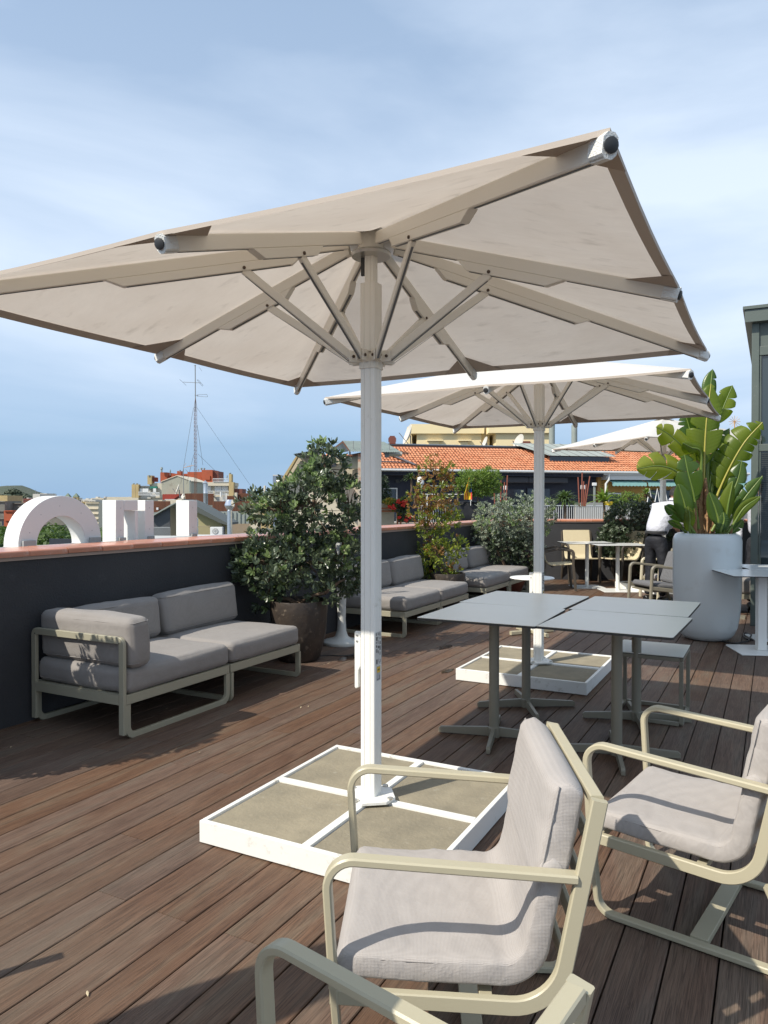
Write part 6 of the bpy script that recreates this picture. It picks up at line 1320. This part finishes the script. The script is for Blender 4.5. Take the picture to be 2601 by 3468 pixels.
tag(m.build('brick_facing', YB, b.t), kind='stuff'); rb('wall_core', LB + .25, LN, .66, .9, zf, ze - .1, mat('yellow_mortar', (.30, .20, .09), .9)); rb('low_wall', LB - 1.9, LB + 3.1, -.2, .0, zf, zf + 1.15, mat('grey_screen', (.30, .30, .29), .8)); rb('soffit_beam', LB + .25, LN, .0, .66, ze - .50, ze - .225, GUT)
m = MB(RZ); m.tube([(LB + .35, -.12, ze - .12), (LB + .35, -.12, ze - .5), (LB + .18, -.05, ze - .75), (LB + .18, -.05, zf)], .07, 10); m.build('downpipe', GUT, b.t, smooth=60)
def win(x0, x1, z0, z1, fr=FRW, y=.78, nm='window'):
    o = MB(RZ); t_ = .06; o.box(x0, x1, y - .05, y, z0, z0 + t_); o.box(x0, x1, y - .05, y, z1 - t_, z1); o.box(x0, x0 + t_, y - .05, y, z0 + t_, z1 - t_); o.box(x1 - t_, x1, y - .05, y, z0 + t_, z1 - t_); o = o.build(nm, fr, b.t); MB(RZ).box(x0 + t_, x1 - t_, y - .03, y - .01, z0 + t_, z1 - t_).build('pane', GLD, o); return o
win(.40, 1.25, zf, zf + 2.0); win(7.7, 9.3, zf + .9, zf + 2.0, NAVY); win(9.4, 11.0, zf + .9, zf + 2.05, NAVY); win(LB + .7, LB + 1.6, zf + 1.0, zf + 1.75, y=.58); win(LB + 3.4, LB + 5.4, zf, zf + 1.95, EDGE, y=.56, nm='black_door')
rb('awning_box', 7.0, 9.3, .25, .79, ze - .72, ze - .36, mat('charcoal_awning', (.05, .052, .062), .7), .04); rb('awning_box', 9.32, 11.9, .25, .79, ze - .72, ze - .36, mat('charcoal_awning', (.05, .052, .062), .7), .04); rb('dark_door', 13.0, 13.9, .74, .79, zf, zf + 2.05, EDGE); rb('wall_vent', 1.15, 1.35, .74, .79, zf + 2.3, zf + 2.5, EDGE)
TEAL = mat('teal_awning', (.22, .42, .38), .8, var=(4, .4, (.30, .50, .45)))
for (x0, x1) in ((LB + .6, LB + 3.0), (LB + 3.1, LB + 5.3), (LB + 5.4, LB + 8), (LB + 8.1, LB + 10.4)):
    vs = []; fs = []; k = 30
    for i in range(k + 1):
        x = x0 + (x1 - x0) * i / k; sc = .045 * abs(math.sin(i * math.pi / 3)); vs += [(x, .5, ze - .50), (x, -.05, ze - .66 + .01 * math.sin(i)), (x, -.10, ze - .86 - sc)]
    for i in range(k): fs += [(3*i, 3*i + 3, 3*i + 4, 3*i + 1), (3*i + 1, 3*i + 4, 3*i + 5, 3*i + 2)]
    MB(RZ).add(vs, fs).build('awning', TEAL, b.t)
# skylight greenhouse on the roof, hip valley strips
m = MB(RZ); sx0, sx1 = 11.2, 15.3; m.box(sx0, sx1, 1.4, 1.5, ze + .62, ze + .98); o = m.build('skylight_curb', RUST, b.t); MB(RZ).add([(sx0 - .1, 1.15, ze + 1.0), (sx1 + .4, 1.15, ze + 1.0), (sx1 - .6, 3.7, ze + rise + .32), (sx0 - 1.6, 3.7, ze + rise + .32)], [(0, 1, 2, 3)]).build('skylight_glass', mat('dusty_glass', (.30, .33, .30), .6, var=(1, .5, (.40, .42, .37)), spec=.25), o)
m = MB(RZ)
for k in range(8): x = sx0 + k * .64; m.beam((x, 1.16, ze + 1.01), (x - .85 + k * .05, 3.7, ze + rise + .335), .05, .03)
m.build('skylight_bar', STEELG, o); MB(RZ).box(sx0, sx1, 1.3, 1.34, ze + .66, ze + .96).build('skylight_window', GLD, o)
m = MB(RZ); m.beam((-.2, 3.5, ze + rise + .12), (2.2, .2, ze + .28), .22, .06, .01); m.beam((-3, .9, ze + .55), (2.0, .6, ze + .42), .10, .06, .01); m.build('valley_strip', mat('lead_strip', (.10, .10, .11), .5), b.t)
o = tiled(-3.2, 0, ze, run * .55, rise * .55).build('roof_tiles', TL, b.t, smooth=50); tag(o, kind='stuff'); MB(RZ).add([(-3.2, -.1, ze - .03), (0, -.1, ze - .03), (0, run * .55, ze + rise * .55 - .03), (-3.2, run * .55, ze + rise * .55 - .03)], [(0, 1, 2, 3)]).build('roof_deck', mat('tile_dark_bed', (.16, .055, .03), .9), b.t)
rb('wall', -3.2, -.002, .8, 1.0, zf, ze - .1, NAVY); m = MB(RZ); m.tube([(-3.2, -.20, ze - .06), (-.21, -.20, ze - .06)], .075, 10); m.build('gutter', GUT, b.t, smooth=60)
b2 = BL_('brick_chimney', 'dark red brick chimney with stepped cap at the left end of the tiled roof', 'chimney', 44)
for (x0, y0, x1, y1) in ((1317, 1480, 1340, 1502), (1315, 1484, 1342, 1488), (1315, 1491, 1342, 1494), (1320, 1476, 1337, 1480)): b2.box('chimney_course', x0, y0, x1, y1, DBRK, .4, 0)
# terrace railing
rl = BL_('terrace_railing', 'pale metal railing along the neighbouring roof terrace', 'railing', 39.5)
def rail2(x0, x1, n):
    a = Vector((x0, -3.1, zf)); c = Vector((x1, -3.1, zf)); q = MB(RZ); q.beam(a + UZ * .98, c + UZ * .98, .06, .05); q.beam(a + UZ * .08, c + UZ * .08, .04, .04); o = q.build('rail', GUT, rl.t)
    me = None
    for i in range(n + 1):
        if me is None: q = MB().cb((0, 0, 0), (.028, .028, .86)); k = q.build('baluster', GUT, o); me = k.data
        else: k = relink('baluster', me); k.parent = o
        k.matrix_local = RZ @ Matrix.Translation(a.lerp(c, i / n) + UZ * .53) 
rail2(1.4, 19, 130)
rb('terrace_kerb', -3, LN, -3.3, -3.0, zf - .02, zf + .06, CRM)
cp = BL_('copper_pipes', 'two copper coloured pipes bending down a beige parapet block beside the geraniums', 'pipe', 37); COP = mat('copper_pipe', (.42, .16, .08), .35, metal=.5)
for (dx, dy) in ((0, 0), (11, -9)):
    m = MB(); m.tube(fillet([atd(1280, 1731 + dy, 37), atd(1346 + dx, 1731 + dy, 37), atd(1346 + dx, 1800, 37)], .12, 5), .048, 8); m.build('pipe', COP, cp.t, smooth=60)
pb2 = BL_('parapet_block', 'beige rendered parapet block left of the railing under the flowers', 'wall', 37.4); pb2.box('block', 1270, 1709, 1335, 1830, CRM, 1, 0); pb2.box('block_cap', 1264, 1705, 1338, 1709, PAL, 1.2, -.1)
# yellow building behind
YEL = mat('yellow_render', (.82, .68, .40), .9, var=(.4, .4, (.76, .60, .34)), bump=(2, .2)); b = BL_('yellow_building', 'pale yellow stepped apartment block rising behind the tiled roof', 'building', 58)
b.box('parapet_band', 1392, 1436, 1640, 1468, YEL, 10, -.3); b.box('wall', 1412, 1468, 1630, 1560, YEL, 10, 0); b.box('parapet_band', 1655, 1440, 1872, 1466, YEL, 10, -1.5); b.box('wall', 1680, 1466, 1872, 1560, YEL, 10, -1.2); b.box('wall', 1380, 1445, 1395, 1560, YEL, 8, .5); b.box('wall', 1628, 1450, 1658, 1560, YEL, 6, .4)
b.box('sill', 1446, 1489, 1500, 1493, YEL, .3, -.3); b.win(1450, 1494, 1488, 1530, mat('red_shutter', (.20, .02, .02), .6), -.1, frame=YEL); b.box('sill', 1552, 1489, 1596, 1493, YEL, .3, -.3); b.win(1558, 1497, 1585, 1530, dD=-.1, frame=YEL); b.win(1740, 1494, 1796, 1512, dD=-1.35, frame=DBRK)
b = BL_('flue_pipe', 'left of two tall grey flues above the tiled roof', 'flue', 50, 'pair of tall grey flues'); b.cyl('pipe', 1869, 1438, 1530, 20, GREY2)
b = BL_('flue_pipe', 'right of two tall grey flues above the tiled roof', 'flue', 50, 'pair of tall grey flues'); b.cyl('pipe', 1945, 1440, 1530, 20, GREY2)
# terrace furniture and plants
def spiky(px, py, D, n, ln, w, m, label, trunk=None, up=.5, droop=.5, nm='spiky_plant'):
    t = empty(nm); tag(t, label, 'plant'); c = atd(px, py, D); q = MB(); rg = random.Random(px)
    for i in range(n):
        an = rg.uniform(0, 6.28); el = rg.uniform(.0, 1.4); d = Vector((math.cos(an) * math.cos(el), math.sin(an) * math.cos(el), math.sin(el) * 1.0 + up * .4)).normalized(); s_ = d.cross(UZ).normalized(); L2 = ln * rg.uniform(.7, 1.1); P = [c + d * (L2 * f) - UZ * (droop * L2 * f * f) for f in (0, .25, .5, .75, 1)]; o = len(q.v)
        for k, p in enumerate(P): ww = w * (.6, 1, .9, .6, .05)[k]; q.v += [tuple(p - s_ * ww), tuple(p + s_ * ww)]
        for k in range(4): q.f.append((o + 2*k, o + 2*k + 1, o + 2*k + 3, o + 2*k + 2))
    tag(q.build('fronds', m, t, smooth=0), kind='stuff')
    base = trunk or atd(px, py + 60, D); MB().tube([base, base.lerp(c, .5) + RT * .04, c], .06, 7).build('trunk', BARK, t, smooth=60); return t
LG = leaf_mat('palm_leaf', (.05, .085, .025), (.10, .15, .04), .45, .25); LGY = leaf_mat('bright_leaf', (.10, .17, .03), (.22, .30, .06), .5, .35)
DT = 38.6
spiky(1912, 1700, DT - 1.5, 190, 1.25, .05, LG, 'dense cycad with arching fronds just right of the second parasol post'); spiky(1705, 1720, DT, 90, .8, .04, LG, 'small cycad above the silvery bush')
spiky(2045, 1700, DT - .3, 26, 1.5, .10, LGY, 'young palm with arching feathery fronds on the neighbour terrace', droop=.45); spiky(2190, 1672, DT, 60, .62, .035, LGY, 'yucca head on a leaning reddish trunk', trunk=atd(2215, 1705, DT)); spiky(1392, 1622, DT, 60, .7, .035, LG, 'yucca behind the reddish shrub top left')
spiky(1418, 1590, DT, 30, .5, .03, LGY, 'small yellowing yucca beside the tall yucca'); spiky(1550, 1640, DT, 60, .8, .04, LGY, 'grassy yucca left of the feathery green tree')
ft = empty('terrace_tree'); tag(ft, 'feathery bright green multi-stemmed tree on the neighbour terrace', 'tree')
k_ = DT / F_PX; shrub(ft, random.Random(4), atd(1620, 1715, DT), [(atd(1600, 1625, DT), (52 * k_, .7, 30 * k_)), (atd(1650, 1615, DT), (40 * k_, .6, 26 * k_)), (atd(1575, 1650, DT), (30 * k_, .5, 22 * k_)), (atd(1665, 1650, DT), (26 * k_, .5, 26 * k_)), (atd(1620, 1660, DT), (36 * k_, .5, 20 * k_))], 1300, 5, .16, .045, [(LGY, 1)], tr=.045, inner=.6)
ct = empty('creeper'); tag(ct, 'dark climbing plant left of the white framed window', 'plant'); shrub(ct, random.Random(6), atd(1308, 1720, DT), [(atd(1305, 1680, DT), (16 * k_, .3, 40 * k_)), (atd(1300, 1640, DT), (10 * k_, .3, 26 * k_))], 260, 5, .14, .04, [(L_SH, 1)], tr=.03, inner=.9)
ge_ = empty('geranium_pot'); tag(ge_, 'trailing red geraniums by the copper pipes', 'flowers'); shrub(ge_, random.Random(7), atd(1365, 1740, 36.6), [(atd(1350, 1712, 36.6), (30 * k_, .3, 18 * k_)), (atd(1372, 1745, 36.6), (22 * k_, .3, 24 * k_)), (atd(1375, 1700, 36.6), (18 * k_, .3, 14 * k_))], 420, 5, .10, .06, [(L_SH, .6), (L_YG, .4)], inner=.6)
q = MB(); rg = random.Random(8)
for (px, py, r_) in ((1350, 1700, 11), (1372, 1702, 10), (1332, 1718, 8), (1384, 1750, 9), (1375, 1762, 5), (1352, 1752, 4), (1366, 1710, 6), (1320, 1715, 5)):
    c = atd(px, py, 36.1)
    for _ in range(16): d = rnd_dir(rg); p = c + d * (r_ * k_ * rg.random() ** .5); q.cb(p, (.075, .075, .06), rg.uniform(0, 3))
tag(q.build('geranium_blooms', FRED, ge_), kind='stuff')
yp = empty('potted_shrub'); tag(yp, 'small yellow flowering plant on the beige parapet block', 'plant'); shrub(yp, random.Random(12), atd(1322, 1712, 37), [(atd(1320, 1700, 37), (20 * k_, .3, 9 * k_))], 160, 5, .09, .05, [(mat('yellow_blossom', (.45, .33, .04), .7), .6), (L_YG, .4)])
for (px, py, rx, rz, lab) in ((2130, 1695, 48, 22, 'low mixed greenery behind the round dark bush'), (2100, 1710, 30, 14, 'bright low plant beside the yellow handle')):
    e_ = empty('terrace_plant'); tag(e_, lab, 'plant'); shrub(e_, random.Random(px), atd(px, py + 20, DT), [(atd(px, py, DT), (rx * k_, .5, rz * k_))], 300, 5, .13, .05, [(LGY, .6), (LG, .4)], inner=.6)
# flag hanging from a pole: yellow and red stripes with a blue triangle and white star
fg = empty('flag'); tag(fg, 'hanging striped flag with yellow and red bands and blue triangle on the railing', 'flag'); FD = 38.2
MB().tube([atd(1594, 1612, FD), atd(1594, 1712, FD)], .018, 6).build('flag_pole', FRW, fg)
FC = {'y': mat('flag_yellow', (.72, .50, .03), .8), 'r': mat('flag_red', (.55, .05, .03), .8), 'b': mat('flag_blue', (.03, .10, .40), .8), 'w': mat('flag_white', (.8, .8, .8), .8)}
def fstrip(u0, u1, v0, v1, c, nm='flag_band'):
    m = MB(); vs = []; n = 12
    for i in range(n + 1):
        v = v0 + (v1 - v0) * i / n
        for k in range(4):
            u = u0 + (u1 - u0) * k / 3; w = .25 + .75 * min(1, v * 1.25); x = 1594 - 6 - 22 * (w - .25) + u * 27 * w; vs.append(atd(x, 1618 + v * 74, FD - .05 - .10 * math.sin(u * 6 + v * 2)))
    fs = [(i*4 + k, i*4 + k + 1, i*4 + k + 5, i*4 + k + 4) for i in range(n) for k in range(3)]; m.add(vs, fs); m.build(nm, FC[c], fg, smooth=60)
for i, c in enumerate('yryry'): fstrip(i * .11, (i + 1) * .11, 0, 1, c)
fstrip(.55, 1.0, 0, .66, 'b', 'blue_triangle'); fstrip(.55, .82, .66, 1, 'y'); fstrip(.82, 1, .66, 1, 'r')
# poles, lamps, covered barbecue, table
def terr(nm, lab, cat, grp=None): t = empty(nm); tag(t, lab, cat, grp); return t
PO = mat('red_brown_pole', (.22, .065, .04), .7)
for gi, (xs) in enumerate((((1676, 1698, 1688, 1652), (1696, 1700, 1618, 1627), (1706, 1698, 1632, 1633), (1714, 1696, 1610, 1610)), ((1962, 1705, 1958, 1616), (1970, 1705, 1972, 1600), (1975, 1705, 1977, 1630), (1982, 1705, 1998, 1613), (1978, 1705, 1986, 1640)))):
    t = terr('pole_cluster', ('group of leaning red brown poles left of the cycad', 'group of leaning red brown poles by the dark door')[gi], 'poles')
    for x in xs: MB().tube([atd(x[0], x[1] + 10, DT + 2), atd(x[2] if gi else x[0] + (x[0] - 1690) * .2, x[3], DT + 2)], .038, 7).build('pole', PO, t, smooth=60)
for (px, py) in ((1712, 1652), (1974, 1650)):
    t = terr('wall_lamp', 'white wall lantern behind the %s poles' % ('left' if px < 1800 else 'right'), 'lamp'); a = atd(px, py, DT + 4.5); MB().cb(a, (.24, .15, .24), YAW).build('lamp_shade', FRW, t, bevel=.02); MB().cb(a + FH * .12, (.1, .1, .1), YAW).build('wall_mount', EDGE, t)
t = terr('garden_lamp', 'white post lamp with glazed head on the neighbour terrace', 'lamp'); a = atd(2013, 1640, DT + 1); MB().cb(a - UZ * .6, (.10, .08, 1.1), YAW).build('post', GREY2, t); MB().cb(a, (.2, .2, .16), YAW).build('lamp_head', FRW, t, bevel=.01)
t = terr('covered_barbecue', 'black fabric covered barbecue behind the railing', 'barbecue cover'); o = cushion((1.9, .8, 1.1), .2, .06, 5, wr=.05).build('fabric_cover', mat('black_cover', (.012, .012, .015), .6, bump=(6, .8)), t, smooth=80); a = atd(1590, 1716, DT + .6); o.location = (a.x, a.y, zf + .62); o.rotation_euler = (0, 0, YAW)
t = terr('garden_table', 'white slatted garden table behind the reddish shrub', 'table'); a = atd(1520, 1674, DT + 2)
for k in range(4): MB().cb(a + RT * (-1.0 + k * .66), (.6, .7, .05), YAW).build('tabletop_panel', FRW, t)
for (x, y) in ((-1.2, -.3), (1.2, -.3), (-1.2, .3), (1.2, .3)): MB().cb(a + RT * x + FH * y - UZ * .35, (.05, .05, .64), YAW).build('leg', FRW, t)
MB().tube(fillet([a + RT * -1.5 + UZ * -.3, a + RT * -1.5 + UZ * .45, a + RT * 1.6 + UZ * .45, a + RT * 1.6 - UZ * .3], .03, 3), .03, 6).build('frame', GREY2, t)
t = terr('white_cloth', 'white cloth or vessel hanging in the yucca left of the reddish shrub', 'cloth'); a = atd(1424, 1630, DT - .4); cushion((.34, .2, .40), .09, .03, 3, wr=.03).build('cloth_body', FRW, t, smooth=80).location = a
t = terr('folding_rack', 'white folding rack before the black door', 'rack')
for k in range(3):
    x = 2200 + k * 26; MB().tube([atd(x - 8, 1700, DT + 3), atd(x, 1655, DT + 3), atd(x + 8, 1700, DT + 3)], .03, 5).build('rack_frame', FRW, t)
t = terr('plastic_handle_crate', 'yellow plastic crate handle among the terrace plants', 'crate'); a = atd(2060, 1701, DT - .6); MB().cb(a, (.45, .25, .06), YAW).build('crate_rim', FC['y'], t, bevel=.02); MB().cb(a - UZ * .1, (.38, .2, .12), YAW).build('crate_body', FC['y'], t, bevel=.02)
# orange aerial at right of the plant
q = MB(); c = atd(2488, 1428, 30)
for k in range(6): a_ = math.pi * k / 6; d = RT * math.cos(a_) + UZ * math.sin(a_); q.tube([c - d * .24, c + d * .24], .008, 4)
q.tube([c, c - UZ * 4], .02, 5); tag(q.build('roof_aerial', mat('orange_aerial', (.5, .26, .08), .5)), 'small orange aerial between the plant and the pavilion', 'antenna')
# thin white cables / pipes over the roof
q = MB(); q.tube([atd(2010, 1525, 46), atd(2100, 1522, 46), atd(2170, 1521, 46), atd(2260, 1526, 46)], .03, 5); tag(q.build('roof_conduit', FRW), 'white conduit lying along the tiled roof ridge', 'conduit')
# ================================================================== unseen things added outside the frame to cast shadows
s = empty('potted_shrub'); tag(s, 'added unseen potted shrub beyond the left edge, put there to shade the sofa', 'shrub'); q = Vector((-4.0, 1.95, 0)); pot(q.x, q.y, .25, .5, 'brown pot of the added shrub beyond the left edge of the sofa')  # made-up shrub and pot, added to shade the sofa and deck
shrub(s, random.Random(2), Vector((q.x, q.y, .45)), [(q + Vector((0, 0, 1.25)), (.30, .34, .36)), (q + Vector((.05, .1, .85)), (.30, .3, .30)), (q + Vector((-.02, -.15, 1.6)), (.22, .22, .24))], 1500, 7, .07, .03, [(L_DK, 1)])
O4 = copy_tree(A); place_chair(O4, (-1.96, .89), 60); tag(O4, 'added unseen khaki armchair beyond the left bottom corner, put there for its shadow', 'armchair')  # extra armchair copy, added for its shadow on the deck
t = empty('added_closed_parasol', (-2.02, .30, 0)); tag(t, 'added unseen closed parasol beyond the bottom left of the view, put there for its shadow', 'parasol')  # invented closed parasol, placed to darken the deck near the bottom
MB().lathe([(.3, 0), (.3, .06), (.03, .07), (.026, .075)], 24).build('base', WHITE, t); MB().lathe([(.024, .076), (.024, 2.3)], 12).build('post', WHITE, t); MB().lathe([(.03, .95), (.13, 1.0), (.15, 1.3), (.11, 1.8), (.04, 2.22)], 14).build('furled_canopy', HEM, t, smooth=60)

t = empty('added_shade_cabinet', (-1.12, .36, 0)); tag(t, 'added unseen wooden cabinet beyond the bottom edge of the view, put there to cast shade', 'cabinet')  # invented cabinet, added to shade the arm of the cropped armchair
MB().box(-.22, .22, -.15, .15, .06, 1.27).build('cabinet_body', WOODS, t, bevel=.004); MB().box(-.24, .24, -.17, .17, 1.272, 1.30).build('cabinet_top', OLIVE, t, bevel=.004)
for x in (-.215, .003): MB().box(x, x + .212, .151, .168, .08, 1.25).build('cabinet_door', WOODS, t, bevel=.003)
for x in (-.2, .2):
    for y in (-.13, .13): MB().cb((x, y, .03), (.03, .03, .059)).build('leg', OLIVE, t)
